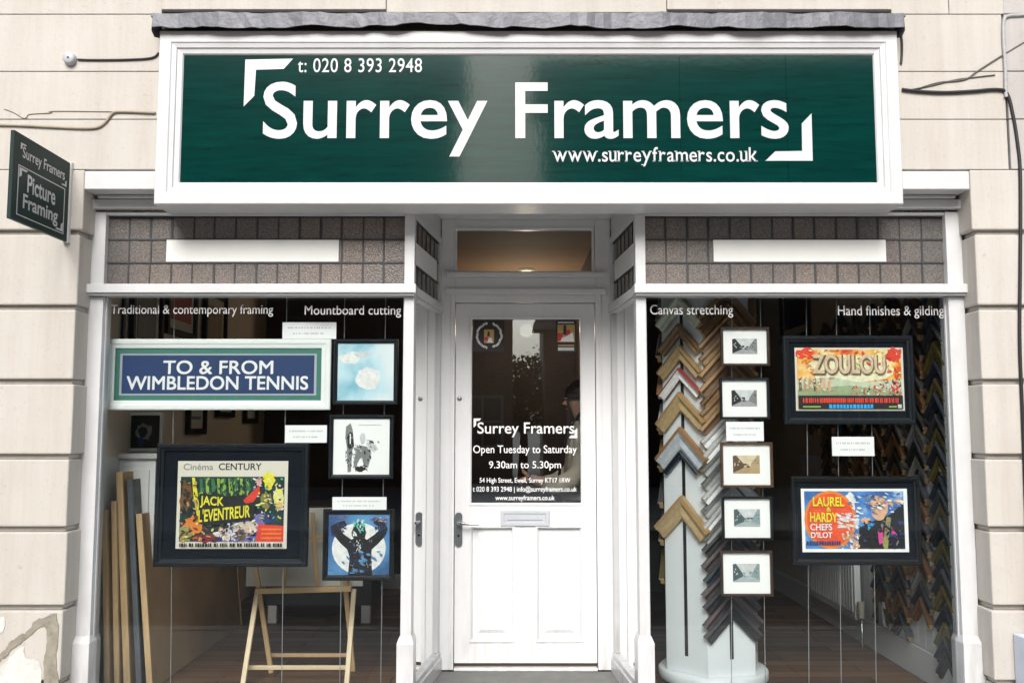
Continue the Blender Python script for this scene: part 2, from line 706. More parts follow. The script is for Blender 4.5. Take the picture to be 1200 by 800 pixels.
# ------------------------------------------------------------------ key levels
YW = 0.0          # front face of the shop window frames
YP = -.14         # face of the stone piers and upper wall
YF = -.22         # front of the fascia sign frame
YD = .77          # face of the door frame
Z_STEP = Z(784, YD)
Z_FLOOR = Z_STEP + .004
Z_HEAD = Z(252, YW)            # top of the leaded lights
Z_TR0, Z_TR1 = Z(347, YW), Z(334, YW)
Z_SOFF = Z(239, YF)            # underside of fascia and soffit
Z_REC = Z(257, YD)             # ceiling of the doorway recess
XL0, XL1 = (X(101, 350, 0) + X(80, 735, 0)) / 2, (X(122.5, 350, 0) + X(104, 735, 0)) / 2
XR0, XR1 = (X(1113.5, 350, 0) + X(1126, 745, 0)) / 2, (X(1132.5, 350, 0) + X(1146, 745, 0)) / 2
XCL0, XCL1 = X(472, 500, 0), X(484, 500, 0)     # corner posts of the recess
XCR0, XCR1 = X(747, 500, 0), X(759, 500, 0)
XJL, XJR = X(516, 500, YD), X(717, 500, YD)      # inner ends of the splayed side windows
Z_SILL = Z(816, YW)
Z_GROUND = 0.0
CEIL = 2.95
XWL, XWR = -2.13, 2.235
YB_L, YB_R = 3.4, 4.6

# ------------------------------------------------------------------ ground
PAVE = mat('paving_slabs', (.50, .485, .46), .8, noise=.22, nscale=5, bump=.4, bscale=60)
ROAD = mat('asphalt', (.13, .128, .125), .85, noise=.3, nscale=30, bump=.5, bscale=150)
g = MB().box(-200, 200, -300, 200, -.6, -.124)
tag(g.build('ground', mat('earth', (.10, .095, .085), .95, noise=.4, nscale=.5)), kind='structure')
p = MB()
for i in range(-14, 14):
    for j in range(4):
        p.box(i * .9 + .004, i * .9 + .896, -.15 - (j + 1) * .6 + .004, -.15 - j * .6 - .004, -.06, 0)
p.box(-40, 40, -2.56, -.15, -.12, -.008)
p.box(-40, 40, -2.72, -2.565, -.12, .004)
tag(p.build('pavement', PAVE, bevel=0), kind='structure')
tag(MB().box(-60, 60, -9.5, -2.72, -.2, -.12).build('road', ROAD), kind='structure')
p = MB().box(-40, 40, -19.6, -9.66, -.12, 0).box(-40, 40, -9.655, -9.5, -.12, .004)
tag(p.build('far_pavement', PAVE), kind='structure')

# ------------------------------------------------------------------ the shop building
shop = thing('shop_building', 'cream rendered shop front with white timber windows around a recessed door', 'shop', (0, 0, 0))

# upper wall of smooth ashlar blocks with hairline joints
wl = MB()
WT = 6.6
zj = [Z(v, YP) for v in (199, 140, 84, 17)] + [Z(17, YP) + .42, Z(17, YP) + .84, Z(17, YP) + 1.26, Z(17, YP) + 1.68, WT]
gp = .0035
xs_side_l = [-4.2, -3.3, X(-60, 100, YP), X(186, 100, YP)]
xs_side_r = [X(1050, 100, YP), X(1178, 100, YP)]
for k in range(3):
    zb, zt = zj[k] + gp / 2, zj[k + 1] - gp / 2
    for a, b in zip(xs_side_l[:-1], xs_side_l[1:]):
        wl.box(a + gp / 2, b - gp / 2, YP, YP + .03, zb, zt)
    for a, b in zip(xs_side_r[:-1], xs_side_r[1:]):
        wl.box(a + gp / 2, b - gp / 2, YP, YP + .03, zb, zt)
top = [(-4.2, -3.0), (-3.0, X(190, 8, YP)), (X(190, 8, YP), X(453, 8, YP)), (X(453, 8, YP), X(781, 8, YP)), (X(781, 8, YP), X(1044, 8, YP)), (X(1044, 8, YP), X(1112, 8, YP)), (X(1112, 8, YP), X(1178, 8, YP))]
for i, (a, b) in enumerate(top):
    z0 = zj[3] + gp / 2
    y = YP
    if i in (2, 4):
        z0, y = Z(12.5, YP), YP - .012
    if i == 3:
        z0, y = Z(16, YP), YP - .012
    wl.box(a + gp / 2, b - gp / 2, y, YP + .03, z0, zj[4] - gp / 2)
for k in range(4, len(zj) - 1):
    off = .55 if k % 2 else 0
    a = -4.2
    while a < xs_side_r[-1]:
        b = min(a + 1.15 - (off if a == -4.2 else 0), xs_side_r[-1])
        wl.box(a + gp / 2, b - gp / 2, YP, YP + .03, zj[k] + gp / 2, zj[k + 1] - gp / 2)
        a = b
wl.build('wall', STONE, shop, bevel=.003)
wb = MB()
wb.box(-4.2, xs_side_r[-1], YP + .02, .22, CEIL + .05, WT)                       # backing over the shop
wb.box(-4.2, XL0, YP + .02, .22, Z(199, YP), CEIL + .05)
wb.box(XR1, xs_side_r[-1], YP + .02, .22, Z(199, YP), CEIL + .05)
wb.box(XL0, XR1, -.10, .22, Z_REC + .02, CEIL + .05)
wb.build('wall_core', JOINT, shop)

# rusticated piers
gz = [Z(v, YP) for v in (199, 272, 360, 447, 535, 620, 712, 800, 872)]
gz[-1] = 0.0
gr = .013
for side in (0, 1):
    pm = MB()
    for k in range(len(gz) - 1):
        zt, zb = gz[k] - (gr if k else 0.0), gz[k + 1] + (gr if k < 7 else 0)
        mid = (zt + zb) / 2
        wob = .004 * math.sin(k * 2.7 + side)
        if side == 0:
            xe = X(92 if k else 95, 300, YP) + wob
            pm.box(-4.2, xe, YP, .12, zb, zt)
        else:
            xe = X(1144 if k else 1140, 300, YP) + wob
            pm.box(xe, X(1250, 300, YP), YP, .12, zb, zt)
    for k in range(1, len(gz) - 1):
        if side == 0:
            pm.box(-4.2, X(88, 300, YP), YP + .028, .12, gz[k] - gr, gz[k] + gr)
        else:
            pm.box(X(1148, 300, YP), X(1250, 300, YP), YP + .028, .12, gz[k] - gr, gz[k] + gr)
    pr = pm.build('pier', STONE, shop, bevel=.007)
    if side == 0:
        # broken render on the lowest block
        def pp(pts, y, mb, m, th=.004):
            q_ = random.Random(len(pts) * 7 + int(pts[0][0]))
            for amp in (2.2, 1.3, .7):
                out = []
                for i, a_ in enumerate(pts):
                    b_ = pts[(i + 1) % len(pts)]
                    out += [a_, ((a_[0] + b_[0]) / 2 + q_.uniform(-amp, amp), (a_[1] + b_[1]) / 2 + q_.uniform(-amp, amp))]
                pts = out
            mb.prism([(at(a, b, y).x, at(a, b, y).z) for a, b in pts], y, y - th, m)
        c = MB()
        pp([(58, 720), (66, 718), (69, 735), (66, 770), (68, 830), (50, 830), (51, 775), (55, 745), (50, 730)], YP - .001, c, CEMENT, .003)
        pp([(44, 725), (60, 722), (52, 733), (38, 742), (30, 748), (18, 758), (6, 770), (0, 775), (0, 766), (8, 757), (22, 744), (34, 737)], YP - .001, c, CEMENT, .0035)
        c.build('cement_patch', CEMENT, pr)
        c = MB()
        pp([(28, 756), (30, 770), (46, 774), (48, 800), (46, 830), (-30, 830), (-20, 790), (5, 777), (18, 762)], YP - .001, c, PLASTER, .002)
        pp([(-10, 725), (4, 722), (5, 735), (0, 742), (-10, 740)], YP - .001, c, PLASTER, .002)
        c.build('bare_plaster', PLASTER, pr)

# white cornice beam and frieze
cb = MB()
a0, a1, b0, b1 = rect(99, 200.5, 1136, 222, YP - .01)
cb.box(a0, a1, YP - .012, .0, b0, b1)
cb.box(a0 + .02, a1 - .02, -.05, .02, Z(232, -.05), b0 - .002)
cb.box(XL0, XR1, -.035, .03, Z(244, -.035), Z(232, -.05) - .002)
cb.build('cornice', WHITE, shop, bevel=.005)

# soffit over the recess and under the fascia
sf = MB()
sf.box(XCL1 - .01, XCR0 + .01, -.03, YD + .3, Z_REC, Z_REC + .018)
sf.build('soffit', WHITE2, shop)

# lead flashing dressed over the fascia
fl = MB()
n = 90
fa, fb = X(180, 28, -.25), X(1058, 28, -.25)
vs, fs = [], []
wr = random.Random(3)
zt, zb = Z(20.5, -.2), Z(31.5, -.27)
for i in range(n + 1):
    t = i / n
    x = fa + (fb - fa) * t
    zl = zb + .004 * math.sin(t * 37) + .0035 * math.sin(t * 91 + 1) + wr.uniform(-.004, .004) + (.03 if .28 < t < .42 else .012) * max(0, math.sin((t - .2) * 9)) * .5
    yo = -.265 + .006 * math.sin(t * 53) + wr.uniform(-.003, .003)
    bump_ = wr.uniform(-.003, .003)
    vs += [(x, YP + .025, zt + .006), (x, -.21, zt + .003 + bump_ * .4), (x, yo, zt - .006 + bump_), (x, yo - .002 + bump_, zl), (x, yo + .003, zl - .001), (x, yo + .010, zt - .014)]
for i in range(n):
    for k in range(5):
        q4 = [vs[6 * i + k], vs[6 * i + k + 1], vs[6 * i + 7 + k], vs[6 * i + 6 + k]]
        fl.add(q4, [(0, 1, 2, 3)], LEAD)
for e, s_ in ((fa, -1), (fb, 1)):
    fl.add([(e, YP, zt + .008), (e, -.262, zt - .004), (e + s_ * .008, -.255, zb - .012), (e + s_ * .014, -.20, zb - .022), (e + s_ * .004, YP, zb - .004)], [(0, 1, 2, 3, 4)], LEAD)
    fl.box(e, e + s_ * .018, -.245, YP - .001, zt - .016, zt - .004, LEAD)
fl.build('flashing', LEAD, shop)

# ---- display windows
CAME_W = .0045


def leaded(parent, tf, u0, u1, z0, z1, cols, panel, glass_m):
    """leaded light in local u (x), z on plane y = 0 facing -y"""
    MB(tf).box(u0, u1, 0, .008, z0, z1).build('leaded_glass', glass_m, parent)
    c = MB(tf)
    hz = [z0 + (z1 - z0) * k / 3 for k in (1, 2)]
    for k in range(1, cols):
        u = u0 + (u1 - u0) * k / cols
        for r_ in range(3):
            if r_ == 1 and panel[0] - .004 < u < panel[1] + .004:
                continue
            za, zb = z0 + (z1 - z0) * r_ / 3, z0 + (z1 - z0) * (r_ + 1) / 3
            jit = rnd.uniform(-.0025, .0025)
            ww = CAME_W * rnd.choice((.6, .8, 1, 1.25))
            c.box(u + jit - ww, u + jit + ww, -.004, .002, za, zb)
    for h in hz:
        c.box(u0, u1, -.0055, .002, h - CAME_W * .8, h + CAME_W * .8)
    c.box(u0, u1, -.0055, .002, z0, z0 + .005)
    c.box(u0, u1, -.0055, .002, z1 - .008, z1)
    c.build('lead_came', CAME, parent)
    MB(tf).box(panel[0], panel[1], -.010, -.0005, hz[0] + .004, hz[1] - .003).build('name_panel', PANEL, parent, bevel=.001)


def post_block(mb, x0, x1, yo):
    """plinth block with a chamfered cap"""
    zt = Z(752, YW)
    mb.box(x0 - .012, x1 + .012, yo - .03, .1, 0.012, zt)
    q = [(x0 - .012, zt), (x1 + .012, zt), (x1, zt + .03), (x0, zt + .03)]
    vs = [(x0 - .012, yo - .03, zt), (x1 + .012, yo - .03, zt), (x1 + .012, .1, zt), (x0 - .012, .1, zt), (x0, yo - .002, zt + .03), (x1, yo - .002, zt + .03), (x1, .1, zt + .03), (x0, .1, zt + .03)]
    mb.add(vs, [(0, 1, 5, 4), (1, 2, 6, 5), (2, 3, 7, 6), (3, 0, 4, 7), (4, 5, 6, 7)])


ZH1 = Z_SOFF + .012
for side in (0, 1):
    wroot = thing('window', None, None)
    wroot.parent = shop
    wroot.name = 'shop_window'
    f = MB()
    if side == 0:
        o0, o1, i0, i1 = XL0, XL1, XCL0, XCL1
        g0, g1 = o1, i0
        panel = (X(197, 294, .05), X(398, 294, .05))
    else:
        o0, o1, i0, i1 = XR0, XR1, XCR0, XCR1
        g0, g1 = i1, o0
        panel = (X(835, 294, .05), X(1036, 294, .05))
    f.box(o0, o1, 0, .10, 0.012, Z_TR0 - .002)
    f.box(o0, o1, -.004, .10, Z_TR0, ZH1)
    f.box(i0, i1, .002, .07, 0.012, Z_TR0 - .002)
    f.box(i0, i1, -.002, .07, Z_TR1 + .002, ZH1 + .02)
    post_block(f, o0, o1, 0)
    post_block(f, i0 - .004, i1 + .004, 0)
    # transom rail, a moulded ledge
    ra, rb = (o0 - .012, i1 + .012) if side == 0 else (i0 - .012, o1 + .012)
    f.prism([(0, 0)] * 3, 0, 0) if False else None
    f.box(ra, rb, -.045, .06, Z_TR0 + .012, Z_TR1)
    f.box(ra + .008, rb - .008, -.03, .06, Z_TR0, Z_TR0 + .012)
    # head, sill and stall riser
    f.box(g0, g1, .0, .06, Z_HEAD, ZH1)
    f.box(g0, g1, -.03, .12, Z_SILL - .04, Z_SILL)
    f.box(g0, g1, .02, .08, 0.012, Z_SILL - .04)
    # glazing beads
    f.box(g0, g0 + .006, .03, .05, Z_SILL, Z_TR0)
    f.box(g1 - .006, g1, .03, .05, Z_SILL, Z_TR0)
    f.build('frame', WHITE, wroot, bevel=.004)
    MB().box(g0 - .005, g1 + .005, .052, .058, Z_SILL - .01, Z_TR0 + .005).build('pane', GLASS, wroot)
    leaded(wroot, (lambda p: p + Vector((0, .035, 0))), g0, g1, Z_TR1, Z_HEAD, 14, panel, OBSC)
    yl = .0505
    words = (('Traditional & contemporary framing', (130, 357, 320, 371)), ('Mountboard cutting', (357, 358, 470, 372))) if side == 0 else (('Canvas stretching', (762, 357, 859, 372)), ('Hand finishes & gilding', (982, 358, 1106, 373)))
    for body, bx in words:
        lb = MB()
        write(lb, body, pbox(*bx, yl), yl, VINYLW, bold=0)
        lb.build('lettering', VINYLW, wroot)

# ---- splayed side windows of the recess
for side in (0, 1):
    wroot = thing('side_window', None, None)
    wroot.parent = shop
    if side == 0:
        A, B = Vector((XCL1 - .012, .03, 0)), Vector((XJL, YD, 0))
    else:
        A, B = Vector((XCR0 + .012, .03, 0)), Vector((XJR, YD, 0))
    d = (B - A).normalized()
    L = (B - A).length
    nrm = Vector((0, 0, 1)).cross(d) if side == 0 else d.cross(Vector((0, 0, 1)))   # away from the doorway
    # local: x along the pane, y away from the doorway

    def tf(p, A=A, d=d, nrm=nrm): return Vector((A.x + d.x * p.x + nrm.x * p.y, A.y + d.y * p.x + nrm.y * p.y, p.z))
    f = MB(tf)
    f.box(.03, L, -.016, .03, Z_TR0 + .012, Z_TR1)
    f.box(.03, L, -.008, .03, Z_TR0, Z_TR0 + .012)
    f.box(.03, L, -.006, .03, Z_HEAD, Z_HEAD + .035)
    f.box(.03, L, .004, .03, Z_HEAD + .035, Z_REC)
    zs = Z_STEP + .10
    f.box(.0, L, -.018, .04, .012, zs - .03)
    f.box(.0, L, -.010, .04, zs - .03, zs)
    f.box(L - .05, L, -.004, .03, zs, Z_TR0)
    f.box(L - .06, L, -.004, .03, Z_TR1, Z_HEAD)
    f.box(.04, .09, -.002, .03, zs, Z_TR0)
    f.build('frame', WHITE, wroot, bevel=.004)
    MB(tf).box(.085, L - .045, .012, .017, zs - .01, Z_TR0 + .004).build('pane', SGLASS, wroot)
    leaded(wroot, (lambda p, tf=tf: tf(p + Vector((0, .010, 0)))), .04, L - .06, Z_TR1, Z_HEAD, 6, (.06, L - .13), OBSC_D)

# ---- doorstep
ds = MB()
ds.box(XCL1 - .03, XCR0 + .03, -.12, YD - .012, -.1, Z_STEP - .006)
ds.build('doorstep', mat('slate_step', (.16, .165, .155), .6, noise=.35, nscale=9, bump=.4, bscale=50), shop, bevel=.006)

# ---- door frame, transom light and door
dl0, dl1 = X(533, 520, YD), X(698.5, 520, YD)
z_dt, z_db = Z(355, YD), Z(778, YD)
df = MB()
df.box(XJL, dl0 - .003, YD, YD + .1, Z_STEP - .004, Z_REC)
df.box(dl1 + .003, XJR, YD, YD + .1, Z_STEP - .004, Z_REC)
df.box(dl0 - .003, dl1 + .003, YD + .002, YD + .1, z_dt + .004, Z(345, YD))
df.box(XJL + .03, XJR - .03, YD - .022, YD + .1, Z(345, YD), Z(339, YD))
df.box(dl0 - .003, dl1 + .003, YD + .004, YD + .1, Z(339, YD), Z(325, YD))
df.box(XJL + .03, XJR - .03, YD - .03, YD + .1, Z(325, YD), Z(320, YD))
df.box(dl0 - .003, dl1 + .003, YD + .004, YD + .1, Z(267, YD), Z_REC)
# raised architrave strips
df.box(XJL + .055, XJL + .068, YD - .008, YD, Z_STEP, Z(345, YD))
df.box(XJR - .068, XJR - .055, YD - .008, YD, Z_STEP, Z(345, YD))
tx0, tx1, tz0, tz1 = rect(533, 267, 696, 320, YD)
df.frame(tx0 - .002, tx1 + .002, tz0 - .002, tz1 + .002, YD + .004, [(0, .03), (0, -.008), (.008, -.008), (.014, .004), (.014, .03)])
# threshold: timber sill and weather bar
df.box(dl0, dl1, YD + .0, YD + .12, Z_STEP - .01, Z_STEP + .006)
df.build('door_frame', WHITE2, shop, bevel=.003)
tl = thing('transom_window', None, None)
tl.parent = shop
MB().box(tx0 + .012, tx1 - .012, YD + .03, YD + .036, tz0 + .012, tz1 - .012).build('pane', GLASS, tl)

door = MB()
yd = YD + .03
s0, s1 = X(551, 480, yd), X(682, 480, yd)
gz0, gz1 = Z(591, yd), Z(372, yd)
yb = yd + .045
door.box(dl0, s0, yd, yb, z_db, z_dt)
door.box(s1, dl1, yd, yb, z_db, z_dt)
door.box(s0, s1, yd, yb, gz1, z_dt)
pz1, pz0 = Z(616, yd), Z(752, yd)
door.box(s0, s1, yd, yb, pz1, gz0)
door.box(s0, s1, yd, yb, z_db, pz0)
m0, m1 = X(603, 680, yd), X(628, 680, yd)
door.box(m0, m1, yd, yb, pz0, pz1)
for a, b in ((s0, m0), (m1, s1)):
    door.box(a, b, yd + .022, yb - .004, pz0, pz1)
    # ovolo bead and raised field
    door.frame(a - .002, b + .002, pz0 - .002, pz1 + .002, yd, [(0, .02), (0, -.004), (.008, -.006), (.016, .004), (.02, .022)])
    door.frame(a + .045, b - .045, pz0 + .045, pz1 - .045, yd + .022, [(0, .002), (0, 0), (.022, -.010), (.05, -.010), (.05, .002)])
    door.box(a + .094, b - .094, yd + .012, yd + .022, pz0 + .094, pz1 - .094)
door.frame(s0 - .004, s1 + .004, gz0 - .004, gz1 + .004, yd, [(0, .02), (0, -.005), (.007, -.005), (.013, .004), (.013, .02)])
dr = door.build('door', WHITE2, shop, bevel=.002)
MB().box(s0 + .008, s1 - .008, yd + .018, yd + .024, gz0 + .008, gz1 - .008).build('pane', DGLASS, dr)
MB().box(dl0 + .002, dl1 - .002, yd + .014, yd + .04, Z_STEP + .007, z_db - .001).build('gap_strip', mat('gap_dark_brown', (.07, .05, .035), .9), dr)  # fills the gap under the door, its darkness put into the colour
# lever handle on its plate
h = MB()
hx = X(537.5, 620, yd)
hz0, hz1 = Z(640, yd), Z(600, yd)
hp = []
for k in range(12):
    a = math.pi * k / 11
    hp.append((hx + .021 * math.cos(a), hz1 - .021 + .021 * math.sin(a)))
for k in range(12):
    a = math.pi + math.pi * k / 11
    hp.append((hx + .021 * math.cos(a), hz0 + .021 + .021 * math.sin(a)))
h.prism(hp, yd - .010, yd - .001, mat('pewter_plate', (.22, .24, .26), .35, metal=.8))
lz = Z(612, yd)
h.tube([(hx, yd - .009, lz), (hx, yd - .045, lz), (hx + .02, yd - .055, lz), (hx + .12, yd - .056, lz - .004)], [.009, .009, .0095, .008], CHROME, 10)
h.lathe([(.001, -.012), (.007, -.012), (.007, -.010)], (hx, yd, Z(627, yd)), DARKHOLE, 12, axis='y')
h.build('handle', None, dr)
lk = MB()
lk.lathe([(.001, -.006), (.008, -.006), (.0125, -.004), (.014, -.0005)], (X(538.5, 467, yd), yd, Z(467, yd)), mat('dull_nickel', (.3, .3, .3), .35, metal=.9), 20, axis='y')
lk.build('lock', None, dr)
lp = MB()
lx0, lx1, lz0, lz1 = rect(586.5, 597, 644, 616, yd)
lp.frame(lx0, lx1, lz0, lz1, yd, [(0, -.001), (0, -.009), (.004, -.012), (.020, -.012), (.022, -.008), (.022, -.001)], ALU)
lp.box(lx0 + .0225, lx1 - .0225, yd - .007, yd - .002, lz0 + .0225, lz1 - .0225, ALU)
lp.box(lx0 + .04, lx1 - .04, yd - .010, yd - .0075, lz0 + .034, lz0 + .037, mat('plate_shadow', (.25, .27, .3), .5))
lp.build('letter_plate', None, dr)
# lettering on the door glass
yv = yd + .0165


def brackets(tl_pts, br_pts, y, m, parent):
    for pts in (tl_pts, br_pts):
        mb = MB()
        mb.poly([(at(a, b, y).x, at(a, b, y).z) for a, b in pts], y, m)
        mb.build('corner_mark', m, parent)


for body, bx, bo in (('Surrey Framers', (559.5, 494.5, 673, 512), 0.0090), ('Open Tuesday to Saturday', (554.5, 521.5, 676, 533.5), 0.0054), ('9.30am to 5.30pm', (573, 540, 657.5, 551), 0.0054),
                     ('54 High Street, Ewell, Surrey KT17 1RW', (562, 559.5, 668.5, 567), 0.0090), ('t 020 8 393 2948 | info@surreyframers.co.uk', (554, 569.5, 676, 577.5), 0.0090), ('www.surreyframers.co.uk', (580.5, 580, 650, 587.5), 0.0099)):
    lb = MB()
    write(lb, body, pbox(*bx, yv), yv, VINYL, bold=bo)
    lb.build('lettering', VINYL, dr)
brackets([(555, 490), (564, 490), (561.5, 493), (558, 493), (558, 498), (555, 501)], [(676.5, 513), (666.5, 513), (669, 510), (673.3, 510), (673.3, 504.5), (676.5, 501.5)], yv, VINYL, dr)
ST_B = mat('sticker_black', (.008, .008, .008), .4)
GOLD = mat('dull_gold', (.45, .30, .10), .4)
REDP = mat('print_red', (.55, .03, .03), .5)
st = MB()
x0, x1, z0, z1 = rect(555.5, 375, 591, 411, yv)
st.poly([(x0, z0), (x1, z0), (x1, z1), (x0, z1)], yv, ST_B)
cx, cz = (x0 + x1) / 2, (z0 + z1) / 2
rr = (x1 - x0) * .40
for k in range(46):
    if k in (10, 11, 12, 34, 35, 36):
        continue
    a = 2 * math.pi * k / 46
    q = rr + rnd.uniform(-.002, .003)
    u = Vector((math.cos(a), math.sin(a)))
    t = Vector((-u.y, u.x))
    ww = rnd.uniform(.0025, .004)
    pts = [u * (q - .007) - t * ww, u * (q - .007) + t * ww, u * (q + .006) + t * ww, u * (q + .006) - t * ww]
    st.poly([(cx + v.x, cz + v.y) for v in pts], yv - .0008, VINYL)
st.poly([(cx - .03, cz - .045), (cx + .028, cz - .045), (cx + .028, cz + .035), (cx - .03, cz + .035)], yv - .0008, GOLD)
st.poly([(cx - .028, cz - .03), (cx - .008, cz - .03), (cx - .008, cz - .005), (cx - .028, cz - .01)], yv - .0012, REDP)
st.poly([(cx - .012, cz - .043), (cx + .022, cz - .043), (cx + .012, cz - .012), (cx - .002, cz - .016)], yv - .0014, VINYL)
st.poly([(cx - .012, cz - .005), (cx + .004, cz - .005), (cx + .002, cz + .022), (cx - .008, cz + .024)], yv - .0014, ST_B)
s_ = st.build('sticker', None, dr)
s_['label'] = 'black square sticker with a ring of white letters'
st = MB()
x0, x1, z0, z1 = rect(651.5, 375, 675, 413, yv)
st.poly([(x0, z0), (x1, z0), (x1, z1), (x0, z1)], yv, ST_B)
W_, H_ = x1 - x0, z1 - z0


def q(u0, v0, u1, v1, k, m): st.poly([(x0 + u0 * W_, z0 + v0 * H_), (x0 + u1 * W_, z0 + v0 * H_), (x0 + u1 * W_, z0 + v1 * H_), (x0 + u0 * W_, z0 + v1 * H_)], yv - k, m)


q(.08, .32, .94, .86, .0006, GOLD)
q(.08, .36, .34, .60, .0010, REDP)
q(.5, .5, .7, .7, .0010, REDP)
st.poly([(x0 + .22 * W_, z0 + .34 * H_), (x0 + .9 * W_, z0 + .34 * H_), (x0 + .84 * W_, z0 + .62 * H_), (x0 + .5 * W_, z0 + .5 * H_), (x0 + .3 * W_, z0 + .46 * H_)], yv - .0012, VINYL)
st.poly([(x0 + .36 * W_, z0 + .55 * H_), (x0 + .5 * W_, z0 + .55 * H_), (x0 + .52 * W_, z0 + .84 * H_), (x0 + .38 * W_, z0 + .84 * H_)], yv - .0014, ST_B)
q(.1, .90, .9, .95, .0008, PALETEXT)
q(.1, .06, .9, .16, .0008, PALETEXT)
q(.1, .20, .9, .24, .0008, GOLD)
s_ = st.build('sticker', None, dr)
s_['label'] = 'small upright sticker with red and gold picture'

# ------------------------------------------------------------------ fascia sign
fs_root = thing('fascia_sign', 'wide green fascia sign with white shop name in a white moulded frame', 'sign', (0, YF, Z(239, YF)))
fx0 = (X(187, 40, YF) + X(180, 236, YF)) / 2
fx1 = (X(1052, 40, YF) + X(1058.5, 238, YF)) / 2
fz0, fz1 = Z(239, YF), Z(36, YF)
ins = (X(211, 130, YF) - fx0)
inz0 = Z(214, YF) - fz0
m = MB()
I = ins
prof = [(0, .21), (0, .004), (.004, 0), (I * .50, 0), (I * .55, .006), (I * .72, .010), (I * .76, .018), (I * .95, .022), (I, .03), (I, .21)]
m.frame(fx0, fx1, fz0, fz1, YF, prof)
m.build('frame', WHITE, fs_root)
bx0, bx1, bz0, bz1 = fx0 + I - .004, fx1 - I + .004, fz0 + I - .004, fz1 - I + .004
YBd = YF + .032
m = MB()
seams = [bx0, X(797, 130, YBd), X(922, 130, YBd), bx1]
for a, b in zip(seams[:-1], seams[1:]):
    m.box(a + .0007, b - .0007, YBd, YBd + .018, bz0, bz1)
m.build('board', GREEN, fs_root)
yl = YBd - .0025
lb = MB()
write(lb, 'Surrey Framers', pbox(308, 96, 924, 183.5, yl), yl, SIGNW, bold=0.0095)
lb.build('lettering', SIGNW, fs_root)
lb = MB()
write(lb, 't: 020 8 393 2948', pbox(349, 68.5, 494.5, 85, yl), yl, SIGNW, bold=0.002, spacing=1.06)
lb.build('lettering', SIGNW, fs_root)
lb = MB()
write_serif(lb, 'www.surreyframers.co.uk', pbox(647, 172.5, 888, 195, yl), yl, SIGNW)
lb.build('lettering', SIGNW, fs_root)
brackets([(287.5, 70), (343.5, 69), (332.5, 81), (300, 82), (298, 112.5), (285.5, 125)], [(952.5, 188.5), (897, 188.5), (908.5, 177.5), (940, 177), (939.5, 145), (951, 133)], yl, SIGNW, fs_root)

# ------------------------------------------------------------------ projecting sign on the pier
bi = at(79, 190, YP - .03)
xo = bi.x
# outer edge depth so that it reaches px 15
t = xo / ((15 - 600) / F)
y_out = -DIST + t * (cp - (400 - 150) / F * sp)
y_in = YP - .02
zt_, zb_ = Z(191, y_in), Z(283, y_in)
bs = thing('projecting_sign', 'small dark green sign projecting from the stone pier on its edge', 'sign', (xo, y_in, zb_))
m = MB()
m.box(xo - .009, xo + .009, y_out, y_in, zb_, zt_, mat('sign_dark_green', (.010, .032, .028), .5, noise=.3, nscale=5, spec=.25))
m.build('board', None, bs, bevel=.002)
MB().box(xo - .016, xo + .016, y_in, YP + .002, zb_ - .004, zt_ + .004).build('bracket', WHITE, bs)
W_, H_ = y_in - y_out, zt_ - zb_


def stf(p): return Vector((xo + .0105 - p.y, y_out + p.x, p.z))


def sb(u0, v0, u1, v1): return (u0 * W_, u1 * W_, zt_ - v1 * H_, zt_ - v0 * H_)


for body, bb, bo in (('Surrey Framers', sb(.14, .13, .90, .30), .012), ('Picture', sb(.24, .42, .74, .63), .02), ('Framing', sb(.18, .66, .80, .88), .02)):
    lb = MB(stf)
    write(lb, body, bb, 0, SIGNW, bold=bo)
    lb.build('lettering', SIGNW, bs)
lb = MB(stf)
for a, b, c, d in ((.08, .36, .92, .372), (.08, .92, .92, .932), (.08, .372, .095, .92), (.905, .372, .92, .92)):
    x0, x1, z0, z1 = sb(a, b, c, d)
    lb.poly([(x0, z0), (x1, z0), (x1, z1), (x0, z1)], 0, SIGNW)
lb.build('outline_border', SIGNW, bs)
for pts in ([(.1, .385), (.24, .385), (.21, .41), (.14, .41), (.14, .47), (.1, .5)], [(.9, .905), (.76, .905), (.79, .88), (.86, .88), (.86, .82), (.9, .79)],
            [(.10, .10), (.2, .10), (.18, .12), (.13, .12), (.13, .16), (.10, .18)], [(.94, .33), (.84, .33), (.86, .31), (.91, .31), (.91, .27), (.94, .25)]):
    cm = MB(stf)
    cm.poly([(a * W_, zt_ - b * H_) for a, b in pts], -.0004, SIGNW)
    cm.build('corner_mark', SIGNW, bs)


# ------------------------------------------------------------------ cables and small fittings on the wall
def cable(name, label, pts, r, m, Y=None, cat='cable', group=None):
    y = YP if Y is None else Y
    P = [at(a, b, y - r * .9) for a, b in pts]
    # smooth with a few subdivisions
    out = []
    for i in range(len(P) - 1):
        p0, p1, p2, p3 = P[max(i - 1, 0)], P[i], P[i + 1], P[min(i + 2, len(P) - 1)]
        for k in range(5):
            u = k / 5
            out.append(.5 * ((2 * p1) + (p2 - p0) * u + (2 * p0 - 5 * p1 + 4 * p2 - p3) * u * u + (3 * p1 - p0 - 3 * p2 + p3) * u ** 3))
    out.append(P[-1])
    o = MB().tube(out, r, m, 8).build(name, m, loc=out[0])
    return tag(o, label, cat, group)


